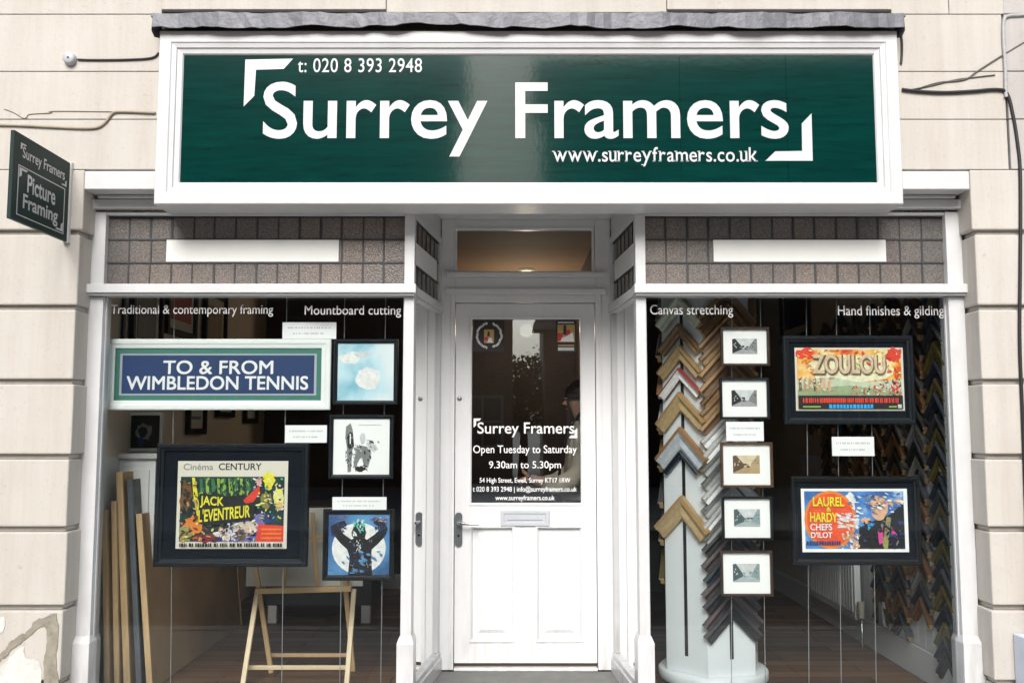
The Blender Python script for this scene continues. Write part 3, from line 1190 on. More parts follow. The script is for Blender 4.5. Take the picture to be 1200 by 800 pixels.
jb = thing('junction_box', 'small round grey junction box on the wall beside the fascia sign', 'junction box', at(83, 70, YP))
c0 = at(83, 70, YP)
MB().lathe([(.001, -.03), (.024, -.03), (.030, -.024), (.032, 0)], c0, mat('grey_plastic', (.45, .46, .50), .45, noise=.2), 24, axis='y').build('body', None, jb)
MB().lathe([(.001, -.033), (.005, -.033), (.006, -.030)], c0, GREYW, 10, axis='y').build('screw', None, jb)
cable('power_cable', 'short black cable from the round box into the fascia sign', [(91, 70), (112, 70.5), (150, 70), (178, 68), (186, 62)], .0055, BLACK)
cable('painted_cable', 'cream painted cable stepping up along the wall above the projecting sign', [(-30, 146), (20, 147), (60, 149), (100, 150.5), (115, 149), (124, 143), (131, 134), (140, 131), (182, 132.5)], .0065, mat('cream_cable', (.36, .31, .24), .7, noise=.3))
cable('wall_crack', 'thin jagged crack line in the render above the painted cable', [(5, 128), (16, 132), (26, 138), (31, 138), (35, 134), (60, 132.5), (62, 130.5), (132, 131)], .0022, mat('crack_dirt', (.25, .21, .16), .9), cat='crack')
cable('black_cable', 'thick black cable sagging from the fascia sign and down the wall edge', [(1057, 105), (1080, 107.5), (1110, 108.5), (1140, 107), (1168, 105), (1180, 110), (1187, 135), (1192, 165), (1195.5, 200), (1196, 260), (1195.5, 320), (1195, 400), (1198, 480), (1201, 560), (1203, 640), (1204, 800)], .0085, BLACK)
cable('loose_wire', 'thin grey wire rising from the fascia sign to the upper wall corner', [(1076, 104), (1100, 97), (1130, 93.5), (1145, 84), (1170, 68), (1200, 50), (1230, 32)], .0042, GREYW)
cable('looped_wire', 'thin frayed wire beside the rising grey wire, ending at the conduit', [(1062, 106), (1090, 101), (1118, 94), (1140, 91), (1166, 88)], .0034, GREYW)
cable('side_cable', 'short black cable hanging down the end of the fascia frame', [(1054, 36), (1056.5, 45), (1057, 60), (1056, 75)], .006, BLACK)
cable('white_conduit', 'white painted conduit bent over the joint to the neighbouring wall', [(1230, 15), (1195, 18), (1182, 19), (1176.5, 24), (1176, 45), (1178, 80), (1178.5, 104), (1179, 114)], .009, mat('old_white_paint', (.42, .42, .43), .5, noise=.3, nscale=30), cat='conduit')

# neighbouring building
nb = thing('neighbour_building', 'greyer rendered wall of the neighbouring house past the black cable', 'building', (X(1230, 100, YP), YP, 0))
m = MB()
nx = X(1180, 100, YP)
for k in range(3):
    m.box(nx, nx + 1.5, YP - .004, .1, zj[k] + .002, zj[k + 1] - .002)
    m.box(nx + 1.504, nx + 4, YP - .004, .1, zj[k] + .002, zj[k + 1] - .002)
m.box(nx, nx + 4, YP - .004, .1, zj[3] + .002, WT)
m.box(X(1251, 300, YP), nx + 4, YP - .002, .1, 0, zj[0] - .003)
m.build('wall', NSTONE, nb, bevel=.004)
m = MB()
q0 = at(1203, 748, YP - .12)
m.box(q0.x, q0.x + .5, YP - .12, YP - .004, 0, q0.z)
m.build('window_box', mat('blue_white_paint', (.55, .62, .74), .4, noise=.1), nb, bevel=.004)
m = MB()
a = at(-60, 797, YP - .03)
b = at(62, 797, YP - .03)

# ------------------------------------------------------------------ interior shell
FLOOR = plank_mat('dark_floorboards', (.085, .042, .02), (.19, .098, .048), .12, 1.3, .5)
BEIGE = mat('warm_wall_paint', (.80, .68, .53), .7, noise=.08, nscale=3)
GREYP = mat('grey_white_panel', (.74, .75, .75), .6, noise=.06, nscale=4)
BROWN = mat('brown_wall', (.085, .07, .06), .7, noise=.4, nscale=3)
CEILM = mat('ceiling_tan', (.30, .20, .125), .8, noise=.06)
fo = [(XWL, .09), (XCL1 - .05, .09), (XJL - .05, YD + .05), (dl0, YD + .12), (dl1, YD + .12), (XJR + .05, YD + .05), (XCR0 + .05, .09), (XWR, .09), (XWR, YB_R), (XWL, YB_R)]
m = MB()
n = len(fo)
m.add([(x, y, Z_FLOOR) for x, y in fo] + [(x, y, -.05) for x, y in fo], [tuple(range(n)), tuple(range(2 * n - 1, n - 1, -1))] + [(i, (i + 1) % n, n + (i + 1) % n, n + i) for i in range(n)])
tag(m.build('floor', FLOOR), kind='structure')
m = MB().box(XWL - .1, XWR + .1, .16, YB_R + .1, CEIL, CEIL + .1)
tag(m.build('ceiling', CEILM), kind='structure')
m = MB().box(XWL - .1, XWL, .101, YB_R, -.05, CEIL, BEIGE)
m.box(XWL, XWL + .004, .105, 2.6, Z_FLOOR, Z_FLOOR + 1.2, GREYP)
tag(m.build('wall_left', None), kind='structure')
WPANEL = mat('white_boarding', (.76, .78, .80), .5, noise=.06)
m = MB().box(XWR, XWR + .1, .101, YB_R, -.05, CEIL, BEIGE)
y = .11
while y < 2.6:
    m.box(XWR - .012, XWR, y, y + .092, Z_FLOOR + .17, 1.32, WPANEL)
    y += .096
m.box(XWR - .022, XWR, .105, YB_R, Z_FLOOR, Z_FLOOR + .165, WPANEL)
m.box(XWR - .03, XWR, .105, 2.6, 1.32, 1.345, WPANEL)
tag(m.build('wall_right', None, bevel=.003), kind='structure')
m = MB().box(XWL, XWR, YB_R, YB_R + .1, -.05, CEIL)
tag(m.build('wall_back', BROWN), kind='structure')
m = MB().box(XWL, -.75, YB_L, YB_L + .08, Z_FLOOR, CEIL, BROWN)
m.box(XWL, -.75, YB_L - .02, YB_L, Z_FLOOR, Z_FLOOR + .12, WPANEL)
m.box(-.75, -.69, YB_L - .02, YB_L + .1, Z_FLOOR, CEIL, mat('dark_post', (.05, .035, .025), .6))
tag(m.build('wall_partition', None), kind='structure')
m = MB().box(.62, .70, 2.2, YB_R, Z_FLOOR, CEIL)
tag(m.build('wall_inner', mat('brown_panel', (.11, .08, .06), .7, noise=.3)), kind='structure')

# ceiling lamp seen through the transom light
lampc = at(617, 317, 3.6)
dlamp = thing('ceiling_downlight', 'small lit warm ceiling lamp seen through the glass above the door', 'ceiling lamp', (lampc.x, 3.6, CEIL))
zl = CEIL
MB().lathe([(.075, 0), (.075, -.012), (.05, -.02), (.05, -.002)], (lampc.x, 3.6, zl), WHITE, 24).build('rim', None, dlamp)
MB().lathe([(.001, -.014), (.048, -.014), (.048, -.002)], (lampc.x, 3.6, zl), mat('lamp_glow', (1, .72, .4), .5, emit=2.2), 24).build('bulb', None, dlamp)
pl = bpy.data.lights.new('downlight', 'POINT')
pl.energy = 13
pl.color = (1, .80, .60)
pl.shadow_soft_size = .06
po = bpy.data.objects.new('downlight', pl)
C.objects.link(po)
po.location = (lampc.x, 3.6, CEIL - .55)

# ------------------------------------------------------------------ pictures
FR_DARK = mat('frame_blue_black', (.005, .009, .014), .5, noise=.2, nscale=20, spec=.3)
FR_BLACK = mat('frame_black', (.006, .007, .008), .5, spec=.3)
FR_WHITE = mat('frame_white', (.84, .86, .85), .4)
FR_BROWN = mat('frame_walnut', (.11, .052, .026), .45, noise=.4, nscale=25)
FR_DBROWN = mat('frame_dark_walnut', (.05, .024, .017), .45, noise=.4, nscale=25)
MT_DARK = mat('mount_dark', (.006, .010, .016), .8, spec=.15)
MT_WHITE = mat('mount_white', (.90, .90, .89), .8)
MT_CREAM = mat('paper_cream', (.70, .67, .58), .8)
MT_GREEN = mat('mount_green', (.055, .20, .155), .8)
MT_GREY = mat('mount_grey', (.42, .42, .47), .8)
YPIC = .135


def cardboard(px, label, Y=YPIC, cat='card', group='white price cards'):
    x0, x1, z0, z1 = rect(*px, Y)
    r_ = thing('price_card', label, cat, ((x0 + x1) / 2, Y, z0), group)
    m = MB().box(x0, x1, Y, Y + .002, z0, z1, CARD)
    m.build('card', None, r_)
    W, H = x1 - x0, z1 - z0
    rr = random.Random(int(px[0]))
    for v, u0, u1 in ((.62, .1, .9), (.28, .2, .78)):
        t = MB()
        u = u0
        while u < u1:
            ww = rr.uniform(.012, .03)
            t.poly([(x0 + u * W, z0 + v * H), (x0 + min(u + ww, u1) * W, z0 + v * H), (x0 + min(u + ww, u1) * W, z0 + (v + .09) * H), (x0 + u * W, z0 + (v + .09) * H)], Y - .0006, PALETEXT)
            u += ww + rr.choice((.008, .008, .03))
        t.build('lettering', None, r_)
    return r_


def picture(name, label, px, fw, frame_m, Y=YPIC, mount=None, art=None, cat='picture', group=None, inner=None, depth=.03, raised=True):
    """framed picture; fw = frame width in px; inner = px box of the print; art(mb, U) paints the print on its own sheet"""
    x0, x1, z0, z1 = rect(*px, Y)
    r_ = thing(name, label, cat, ((x0 + x1) / 2, Y, z0), group)
    w = fw * (x1 - x0) / (px[2] - px[0])
    if raised:
        prof = [(0, depth), (0, .003), (w * .12, 0), (w * .45, 0), (w * .62, .005), (w * .9, .007), (w, .010), (w, depth)]
    else:
        prof = [(0, depth), (0, .001), (.001, 0), (w - .001, 0), (w, .002), (w, depth)]
    MB().frame(x0, x1, z0, z1, Y, prof, frame_m).build('frame', None, r_)
    MB().box(x0 + w * .5, x1 - w * .5, Y + .016, Y + .022, z0 + w * .5, z1 - w * .5, mount or MT_WHITE).build('mount', None, r_)
    ip = inner or (px[0] + fw, px[1] + fw, px[2] - fw, px[3] - fw)
    a0, a1, b0, b1 = rect(*ip, Y)
    ys = Y + .0148
    pm = MB()

    def U(u, v): return (a0 + u * (a1 - a0), b1 - v * (b1 - b0))
    pm.layer = 0

    def P(pts, m_):
        pm.layer += 1
        pm.poly([U(u, v) for u, v in pts], ys - .00003 * pm.layer, m_)

    def T(body, u0, v0, u1, v1, m_, bold=0.0100, slant=0.0, heavy=0.0):
        pm.layer += 1
        A, B = U(u0, v1), U(u1, v0)
        write(pm, body, (A[0], B[0], A[1], B[1]), ys - .00003 * pm.layer, m_, bold, slant=slant * (b1 - b0), heavy=heavy)
    if art:
        art(P, T)
        pm.build('print', None, r_)
    return r_


def rc(u0, v0, u1, v1): return [(u0, v0), (u1, v0), (u1, v1), (u0, v1)]


def disc(cu, cv, ru, rv, n=28): return [(cu + ru * math.cos(2 * math.pi * k / n), cv + rv * math.sin(2 * math.pi * k / n)) for k in range(n)]


def blob(cu, cv, ru, rv, seed, n=18, k=.3):
    r_ = random.Random(seed)
    return [(cu + ru * math.cos(2 * math.pi * i / n) * (1 + r_.uniform(-k, k)), cv + rv * math.sin(2 * math.pi * i / n) * (1 + r_.uniform(-k, k))) for i in range(n)]


def S(P, n, u0, v0, u1, v1, cols, lo, hi, seed, flow=None):
    """loose brush dabs"""
    q = random.Random(seed)
    for k in range(int(n * 1.7)):
        u, v = q.uniform(u0, u1), q.uniform(v0, v1)
        a = q.uniform(0, 3.14) if flow is None else flow + q.gauss(0, .35)
        l, w_ = q.uniform(lo, hi) * .8, q.uniform(lo, hi) * .32
        d, e = (math.cos(a) * l, math.sin(a) * l), (-math.sin(a) * w_, math.cos(a) * w_)
        pts = [(u - d[0], v - d[1]), (u - d[0] * .3 + e[0], v - d[1] * .3 + e[1]), (u + d[0] * .6 + e[0] * .8, v + d[1] * .6 + e[1] * .8), (u + d[0], v + d[1]), (u + d[0] * .2 - e[0], v + d[1] * .2 - e[1]), (u - d[0] * .6 - e[0] * .7, v - d[1] * .6 - e[1] * .7)]
        P([(min(max(x, u0), u1), min(max(y, v0), v1)) for x, y in pts], q.choice(cols))


def ink(name, c, rough=.5): return mat('ink_' + name, tuple(min(v * 1.25, .92) for v in c), rough, noise=.28, nscale=38)


I_BLK = ink('black', (.012, .013, .015))
I_YEL = ink('yellow', (.82, .68, .03))
I_LYEL = ink('pale_yellow', (.72, .72, .22))
I_GRN = ink('green', (.04, .16, .07))
I_DGRN = ink('dark_green', (.012, .05, .04))
I_LGRN = ink('light_green', (.25, .42, .06))
I_ORG = ink('orange', (.80, .22, .03))
I_RED = ink('red', (.68, .05, .03))
I_DRED = ink('maroon', (.20, .03, .04))
I_PURP = ink('violet', (.16, .16, .38))
I_TAN = ink('tan', (.48, .30, .14))
I_FLESH = ink('flesh', (.66, .38, .24))
I_WHT = ink('white', (.78, .77, .72))
I_BLUE = ink('blue', (.05, .16, .50))
I_CYAN = ink('cyan', (.03, .34, .75))
I_NAVY = ink('navy', (.020, .045, .16))
I_PINK = ink('pink', (.66, .06, .30))
I_TEAL = ink('teal', (.10, .55, .45))
I_GRY = ink('grey', (.20, .21, .21))
I_LGRY = ink('light_grey', (.55, .57, .58))
I_SEP = ink('sepia', (.42, .31, .17))
I_DSEP = ink('dark_sepia', (.10, .065, .035))
I_LSEP = ink('pale_sepia', (.62, .52, .36))
I_BLUE2 = cloud_mat('ink_blue_wash', [(.3, (.03, .09, .25)), (.7, (.12, .34, .62))], 4)
I_SKYB = cloud_mat('ink_sky', [(.35, (.03, .12, .40)), (.62, (.10, .30, .65)), (.75, (.6, .75, .85))], 9)
I_SUNB = cloud_mat('ink_blaze', [(.3, (.70, .10, .02)), (.45, (.85, .42, .06)), (.6, (.88, .74, .38))], 11)
I_DARKF = cloud_mat('ink_forest', [(.3, (.006, .012, .012)), (.6, (.012, .045, .035)), (.78, (.06, .12, .05))], 13)
I_CLOUD = cloud_mat('ink_pale_cloud', [(.3, (.18, .46, .58)), (.46, (.50, .72, .80)), (.62, (.74, .82, .84))], 4.5)


# -- left window
def art_rail(P, T):
    P(rc(0, 0, 1, 1), MT_GREEN)
    P(rc(.024, .10, .976, .90), MT_GREY)
    P(rc(.035, .13, .965, .87), cloud_mat('enamel_blue', [(.3, (.006, .028, .10)), (.7, (.014, .052, .17))], 1.5))
    T('TO & FROM', .235, .235, .765, .49, VINYL, 0, heavy=.0015)
    T('WIMBLEDON TENNIS', .055 + .005, .535, .935, .79, VINYL, 0, heavy=.0015)


picture('framed_sign', 'white framed blue destination sign with white capitals in a green mount', (122, 397, 387, 480), 11, FR_WHITE, art=art_rail, cat='framed sign', mount=MT_GREEN)
cardboard((331, 377.5, 394, 397), 'wide white card standing on the top edge of the white framed blue sign')


def art_cloud(P, T):
    P(rc(0, 0, 1, 1), I_CLOUD)
    P(blob(.22, .26, .2, .10, 3), I_WHT)
    P(blob(.42, .20, .14, .05, 5), I_LGRY)
    P(blob(.55, .62, .22, .2, 4, k=.12), I_WHT)


picture('album_print', 'square pale blue cloudy print in a black frame beside the blue sign', (390, 397, 466, 474), 5, FR_DARK, art=art_cloud, group='square prints hung by the recess')


def art_ink(P, T):
    P(rc(0, 0, 1, 1), MT_WHITE)
    # loose brush strokes, one tall, one broad and sweeping
    P([(.22, .14), (.30, .08), (.34, .2), (.37, .5), (.34, .56), (.32, .95), (.26, .96), (.24, .5), (.21, .34)], I_GRY)
    P([(.25, .26), (.34, .24), (.37, .48), (.30, .55), (.25, .5)], I_BLK)
    P([(.29, .27), (.31, .27), (.31, .45), (.29, .45)], MT_WHITE)
    P(blob(.52, .36, .055, .10, 8, k=.2), I_LGRY)
    P([(.36, .52), (.5, .48), (.6, .5), (.68, .66), (.62, .88), (.55, .84), (.5, .68), (.44, .78), (.40, .96), (.36, .78), (.40, .62)], I_GRY)
    P([(.58, .38), (.72, .41), (.80, .55), (.72, .6), (.62, .52)], I_LGRY)
    P([(.58, .37), (.70, .40), (.74, .45), (.62, .42)], I_BLK)
    P(blob(.48, .9, .10, .05, 12), I_BLK)
    S(P, 16, .22, .2, .35, .95, [I_GRY, I_BLK, I_BLK], .02, .05, 60, 1.5)
    S(P, 26, .36, .46, .68, .94, [I_GRY, I_BLK, I_GRY, I_LGRY], .02, .06, 61, 1.2)
    S(P, 8, .58, .38, .82, .6, [I_LGRY, I_GRY, MT_WHITE], .02, .05, 62, .5)
    P(rc(.45, .10, .85, .115), I_LGRY)


picture('album_print', 'square white print with black ink strokes below the pale blue print', (385, 485.5, 461, 561), 5, FR_DARK, art=art_ink, group='square prints hung by the recess')
cardboard((334, 498, 383, 518.5), 'small white card hung left of the print with black ink strokes')


def art_moon(P, T):
    P(rc(0, 0, 1, 1), I_BLUE2)
    P(disc(.5, .56, .44, .42), I_WHT)
    P([(.33, 1), (.35, .7), (.31, .58), (.20, .48), (.05, .30), (.03, .20), (.14, .14), (.26, .10), (.30, .17), (.20, .24), (.24, .32), (.38, .42), (.46, .36), (.55, .37), (.63, .42), (.80, .30), (.84, .22), (.74, .15), (.80, .08), (.92, .14), (.97, .24), (.93, .36), (.80, .50), (.71, .58), (.70, .74), (.73, 1)], I_BLK)
    P(blob(.5, .30, .12, .17, 41, k=.12), I_BLK)
    S(P, 40, .30, .40, .72, .98, [I_BLK, I_NAVY, I_GRY, I_BLK], .015, .05, 45, 1.4)
    S(P, 18, .05, .14, .30, .36, [I_BLK, I_NAVY], .02, .05, 46, .9)
    S(P, 18, .74, .10, .96, .38, [I_BLK, I_NAVY], .02, .05, 47, 2.2)
    S(P, 14, .40, .06, .60, .36, [I_TEAL, I_TEAL, I_WHT, I_LGRY], .03, .06, 46, 1.5)
    S(P, 10, .46, .42, .54, .62, [I_LGRY, I_WHT], .015, .03, 47, 1.5)
    S(P, 16, .36, .62, .68, .98, [I_NAVY, I_GRY, I_BLK], .02, .05, 48)
    S(P, 8, .02, .02, .36, .08, [I_DRED, I_PURP], .02, .04, 49, 0)
    S(P, 8, .68, .04, .98, .12, [I_DRED, I_FLESH], .02, .04, 50, 0)
    S(P, 14, .02, .6, .98, .98, [I_BLUE2], .03, .08, 51, .3)


picture('album_print', 'square blue print with a pale disc and dark shape, lowest beside the recess', (378, 596.5, 462, 680), 6, FR_BLACK, art=art_moon, group='square prints hung by the recess')
cardboard((389.5, 582, 453, 597), 'white card on top of the blue print with the pale disc')


def art_jack(P, T):
    P(rc(0, 0, 1, 1), MT_CREAM)
    T('Cinéma', .05, .03, .32, .105, I_GRY, 0.013)
    T('CENTURY', .37, .025, .76, .105, I_BLK, 0.016)
    P(rc(.03, .18, .97, .92), I_DARKF)
    for i in range(9):
        u = .2 + i * .052
        P([(u, .2), (u + .025, .2), (u + .03 + .01 * (i % 3), .33 + .05 * (i % 2)), (u + .01, .36)], I_LGRN if i % 2 else I_GRN)
    P([(.13, .19), (.155, .19), (.19, .4), (.215, .62), (.185, .63), (.15, .42)], I_YEL)
    P(blob(.08, .40, .05, .17, 2), ink('rust', (.16, .07, .02)))
    P(blob(.55, .44, .08, .07, 21), I_BLK)
    P([(.60, .45), (.74, .28), (.75, .36), (.69, .47), (.62, .49)], I_RED)
    P(blob(.74, .24, .03, .05, 31), ink('rose', (.62, .35, .36)))
    P(blob(.83, .22, .05, .10, 6), I_YEL)
    P(blob(.81, .45, .055, .10, 9), ink('olive', (.22, .19, .05)))
    P(blob(.92, .42, .045, .13, 10), I_LYEL)
    P(blob(.93, .52, .03, .05, 17), I_FLESH)
    P([(.21, .36), (.44, .40), (.78, .56), (.70, .66), (.3, .76), (.2, .7)], I_BLK)
    P([(.42, .80), (.62, .66), (.80, .58), (.80, .72), (.72, .92), (.40, .92)], I_PURP)
    P(blob(.62, .76, .12, .08, 14), ink('pale_flesh', (.62, .52, .42)))
    P(blob(.45, .84, .10, .06, 15), I_WHT)
    P(blob(.58, .85, .05, .07, 16), ink('brown', (.14, .10, .04)))
    P(blob(.16, .74, .09, .10, 18), I_ORG)
    P(blob(.08, .84, .06, .10, 19), ink('khaki', (.30, .28, .09)))
    P(blob(.28, .88, .13, .05, 20), I_DRED)
    P(blob(.84, .66, .06, .05, 22), I_NAVY)
    P([(.74, .72), (.97, .74), (.97, .92), (.72, .92)], I_RED)
    for v in (.77, .82, .87):
        P(rc(.77, v, .95, v + .018), I_ORG)
    S(P, 40, .20, .19, .68, .40, [I_GRN, I_LGRN, I_DGRN, I_BLK], .015, .05, 70, 1.5)
    S(P, 40, .68, .19, .97, .66, [I_YEL, I_LYEL, I_NAVY, I_BLK, I_TEAL, I_WHT], .012, .035, 71)
    S(P, 45, .03, .62, .45, .92, [I_ORG, I_TAN, I_BLK, I_DGRN, I_DRED, I_LYEL], .012, .04, 72)
    S(P, 45, .36, .66, .73, .92, [I_PURP, I_WHT, I_FLESH, I_NAVY, I_BLK], .012, .04, 73)
    S(P, 20, .03, .2, .2, .6, [I_BLK, I_DGRN, I_TAN], .015, .04, 74)
    P([(.21, .37), (.44, .40), (.72, .52), (.70, .66), (.3, .74), (.2, .7)], I_BLK)
    T('JACK', .215, .395, .43, .53, I_YEL, 0.023, slant=-.015)
    T("L'EVENTREUR", .205, .555, .67, .70, I_YEL, 0.020, slant=.06)
    r_ = random.Random(4)
    u = .04
    while u < .95:
        ww = r_.uniform(.008, .022)
        P(rc(u, .935, u + ww, .975), I_BLK)
        u += ww + r_.choice((.006, .006, .02))


picture('framed_poster', 'large dark framed poster with yellow title lettering in the left window', (181.5, 519.5, 360.5, 664), 9, FR_DARK, mount=MT_DARK, art=art_jack, inner=(206, 540, 336, 643), cat='framed poster', depth=.04)


# -- right window
def street(kind, seed):
    if kind == 's':
        sky_, d1, d2, gd = I_LSEP, I_DSEP, I_SEP, I_SEP
    elif kind == 'b':
        sky_, d1, d2, gd = I_LGRY, ink('slate', (.06, .10, .11)), ink('steel', (.22, .30, .31)), ink('mist', (.36, .42, .42))
    else:
        sky_, d1, d2, gd = I_LGRY, I_BLK, I_GRY, ink('mid_grey', (.34, .35, .35))

    def art(P, T):
        r_ = random.Random(seed)
        P(rc(0, 0, 1, 1), MT_WHITE)
        a, b, c, d = .215, .265, .785, .72
        P(rc(a, b, c, d), sky_)
        W, H = c - a, d - b
        hv = b + H * .62
        P([(a, hv), (c, hv), (c, d), (a, d)], gd)
        P([(a, b + .05 * H), (a + W * .12, b), (a + W * (.38 + r_.uniform(-.05, .05)), hv - .12 * H), (a + W * .40, hv + .06 * H), (a, d - .02)], d1)
        P([(c, b + .02 * H), (c - W * .08, b), (c - W * (.30 + r_.uniform(-.05, .05)), hv - .16 * H), (c - W * .34, hv + .05 * H), (c, d - .05)], d2)
        for k in range(6):
            u, v = a + W * r_.uniform(.3, .75), hv + H * r_.uniform(-.16, .08)
            P(blob(u, v, W * .06, H * .06, seed * 10 + k), r_.choice((d1, d2)))
        for k in range(4):
            u = a + W * r_.uniform(.02, .22)
            v = b + H * r_.uniform(.25, .6)
            P(rc(u, v, u + W * .035, v + H * .08), sky_)
        for k in range(3):
            u = c - W * r_.uniform(.05, .2)
            v = b + H * r_.uniform(.2, .5)
            P(rc(u, v, u + W * .03, v + H * .08), d1)
    return art


SM = 'column of small framed street views'
for px, fm, kind, lab in (((845, 383, 902, 428.5), FR_DBROWN, 'k', 'small black and white view in a dark brown frame, topmost of the column'),
                          ((844, 442.5, 902, 491), FR_DARK, 'k', 'small grey view in a blue black frame directly above a white card'),
                          ((845, 518, 906, 571), FR_BROWN, 's', 'small sepia view in a walnut brown frame, middle of the column'),
                          ((846.5, 581.5, 906, 633), FR_BLACK, 'b', 'small pale green grey view in a black frame under the sepia one'),
                          ((845, 645, 906, 698.5), FR_DBROWN, 'b', 'small view in a thin brown frame, lowest of the column')):
    picture('small_print', lab, px, 2.8, fm, art=street(kind, int(px[1])), group=SM, raised=False, mount=MT_WHITE, depth=.02)
cardboard((851, 494, 895, 516.5), 'white card between the grey view and the sepia view')


def art_zoo(P, T):
    P(rc(0, 0, 1, 1), MT_CREAM)
    P(rc(.02, .03, .98, .97), I_SUNB)
    P(blob(.10, .10, .09, .09, 3), I_RED)
    P(blob(.92, .12, .07, .13, 4), I_RED)
    P(blob(.5, .34, .40, .22, 5, k=.12), ink('cream_glow', (.80, .72, .50)))
    P([(.02, .52), (.3, .46), (.6, .55), (.98, .5), (.98, .78), (.02, .78)], ink('pale_field', (.48, .55, .40)))
    P([(.02, .66), (.5, .60), (.98, .70), (.98, .78), (.02, .78)], ink('field', (.28, .36, .20)))
    r_ = random.Random(9)
    for k in range(7):
        u = .03 + k * .045
        P([(u, .48 + r_.uniform(0, .04)), (u + .022, .47), (u + .03, .68), (u + .002, .70)], r_.choice((I_TAN, ink('brown', (.14, .10, .04)), I_FLESH)))
    S(P, 30, .5, .60, .97, .77, [I_RED, I_RED, I_BLK, I_WHT, I_TAN], .012, .03, 80, 1.3)
    S(P, 24, .72, .50, .97, .77, [I_RED, I_RED, I_BLK, I_WHT], .012, .035, 81, 1.3)
    S(P, 14, .89, .34, .97, .77, [I_RED, I_RED, I_BLK], .015, .04, 82, 1.5)
    S(P, 30, .02, .46, .36, .70, [I_TAN, I_FLESH, I_WHT, I_SEP], .012, .03, 83, 1.5)
    S(P, 50, .02, .03, .98, .42, [I_ORG, I_SUNB, I_LYEL, I_RED], .015, .05, 84)
    P(rc(.02, .76, .98, .97), I_BLK)
    u = .06
    while u < .93:
        ww = r_.uniform(.008, .02)
        P(rc(u, .80, u + ww, .875), I_RED)
        u += ww + r_.choice((.004, .004, .012))
    u = .30
    while u < .70:
        ww = r_.uniform(.02, .03)
        P(rc(u, .90, u + ww, .965), I_CYAN)
        u += ww + .008
    for a, b in ((.06, .22), (.85, .92)):
        P(rc(a, .925, b, .95), I_LGRN)
    P(rc(.93, .90, .965, .96), I_LGRY)
    T('ZOULOU', .165, .115, .84, .43, ink('brown', (.14, .10, .04)), .045)
    T('ZOULOU', .155, .105, .83, .415, ink('letter_sand', (.60, .46, .32)), .025)


picture('framed_poster', 'dark framed poster with a fiery orange sky, upper one in the right window', (918.5, 393, 1072, 497), 8, FR_DARK, mount=MT_DARK, art=art_zoo, inner=(933, 407, 1060.5, 481), cat='framed poster', depth=.04)
cardboard((975, 511.5, 1024.5, 534), 'white card hung between the two dark framed posters')


def art_duo(P, T):
    P(rc(0, 0, 1, 1), MT_WHITE)
    P(rc(.03, .04, .965, .95), I_SKYB)
    P(blob(.46, .3, .06, .22, 8, k=.4), I_WHT)
    P(disc(.27, .49, .245, .46), I_ORG)
    P(disc(.27, .49, .22, .415), ink('vermilion', (.75, .09, .03)))
    # plain colour masses in place of the figures
    P([(.54, .62), (.66, .52), (.84, .40), (.965, .22), (.965, .95), (.52, .95)], I_BLK)
    P(blob(.73, .30, .085, .2, 12, k=.08), I_FLESH)
    S(P, 22, .60, .10, .86, .34, [I_BLK, I_GRY, I_FLESH, I_FLESH], .02, .05, 90)
    P([(.82, .22), (.94, .14), (.95, .23), (.86, .30)], I_FLESH)
    P(blob(.605, .50, .05, .05, 9), I_FLESH)
    P([(.71, .66), (.76, .6), (.76, .85), (.72, .88)], I_PINK)
    P([(.80, .44), (.84, .46), (.80, .95), (.745, .95)], ink('khaki', (.30, .28, .09)))
    P([(.84, .6), (.89, .72), (.90, .80), (.84, .70)], I_PINK)
    P([(.62, .52), (.69, .55), (.62, .66)], I_CYAN)
    S(P, 26, .33, .38, .54, .62, [I_WHT, I_WHT, I_LGRY], .02, .06, 91, .5)
    S(P, 30, .37, .55, .54, .95, [I_FLESH, I_FLESH, I_TAN, I_WHT], .02, .05, 92, 1.2)
    S(P, 30, .54, .5, .96, .95, [I_BLK, I_NAVY, I_BLK, I_GRY], .02, .06, 93, 1.2)
    S(P, 26, .44, .05, .96, .40, [I_SKYB, I_BLUE, I_WHT], .02, .06, 94, .4)
    T('LAUREL', .105, .13, .40, .28, I_YEL, 0.027)
    T('&', .23, .29, .275, .36, I_YEL, 0.023)
    T('HARDY', .075, .37, .335, .52, I_YEL, 0.027, slant=-.01)
    T('CHEFS', .075, .55, .28, .655, I_WHT, 0.023)
    T("D'ILOT", .08, .68, .28, .775, I_WHT, 0.023)
    r_ = random.Random(2)
    u = .035
    while u < .34:
        ww = r_.uniform(.012, .022)
        P(rc(u, .825, u + ww, .885), I_NAVY)
        u += ww + .006


picture('framed_poster', 'black framed poster with a red disc on blue, lower one in the right window', (928.5, 558, 1079.5, 662), 7, FR_BLACK, mount=MT_DARK, art=art_duo, inner=(940.5, 572.5, 1065.5, 647), cat='framed poster', depth=.04)

# hanging steel wires behind the glass
WG = 'thin steel hanging wires'
for i, (pa, pb, lab) in enumerate(((204, 200, 'thin steel wire hanging behind the yellow titled poster, nearer the cupboard'), (336, 330, 'thin steel wire hanging behind the yellow titled poster, nearer the recess'),
                              (404, 398, 'thin steel wire behind the square prints, on the easel side'), (452, 446, 'thin steel wire behind the square prints, on the recess side'),
                              (858, 857, 'thin steel wire behind the small views, on the recess side'), (891, 897, 'thin steel wire behind the small views, on the poster side'),
                              (945, 948, 'thin steel wire behind the two dark posters, beside the small views'), (980, 986, 'thin steel wire behind the white card between the two dark posters'),
                              (1019, 1027, 'thin steel wire behind the two dark posters, nearest the moulding samples'))):
    y = YPIC + .055
    p0, p1 = at(pa, 349, y), at(pb, 812, y)
    p1.z = Z_FLOOR
    MBw = MB().tube([p0 + Vector((0, 0, .05)), p1], .0022, STEEL, 6)
    tag(MBw.build('hanging_wire', STEEL, loc=p1), lab, 'wire', WG)

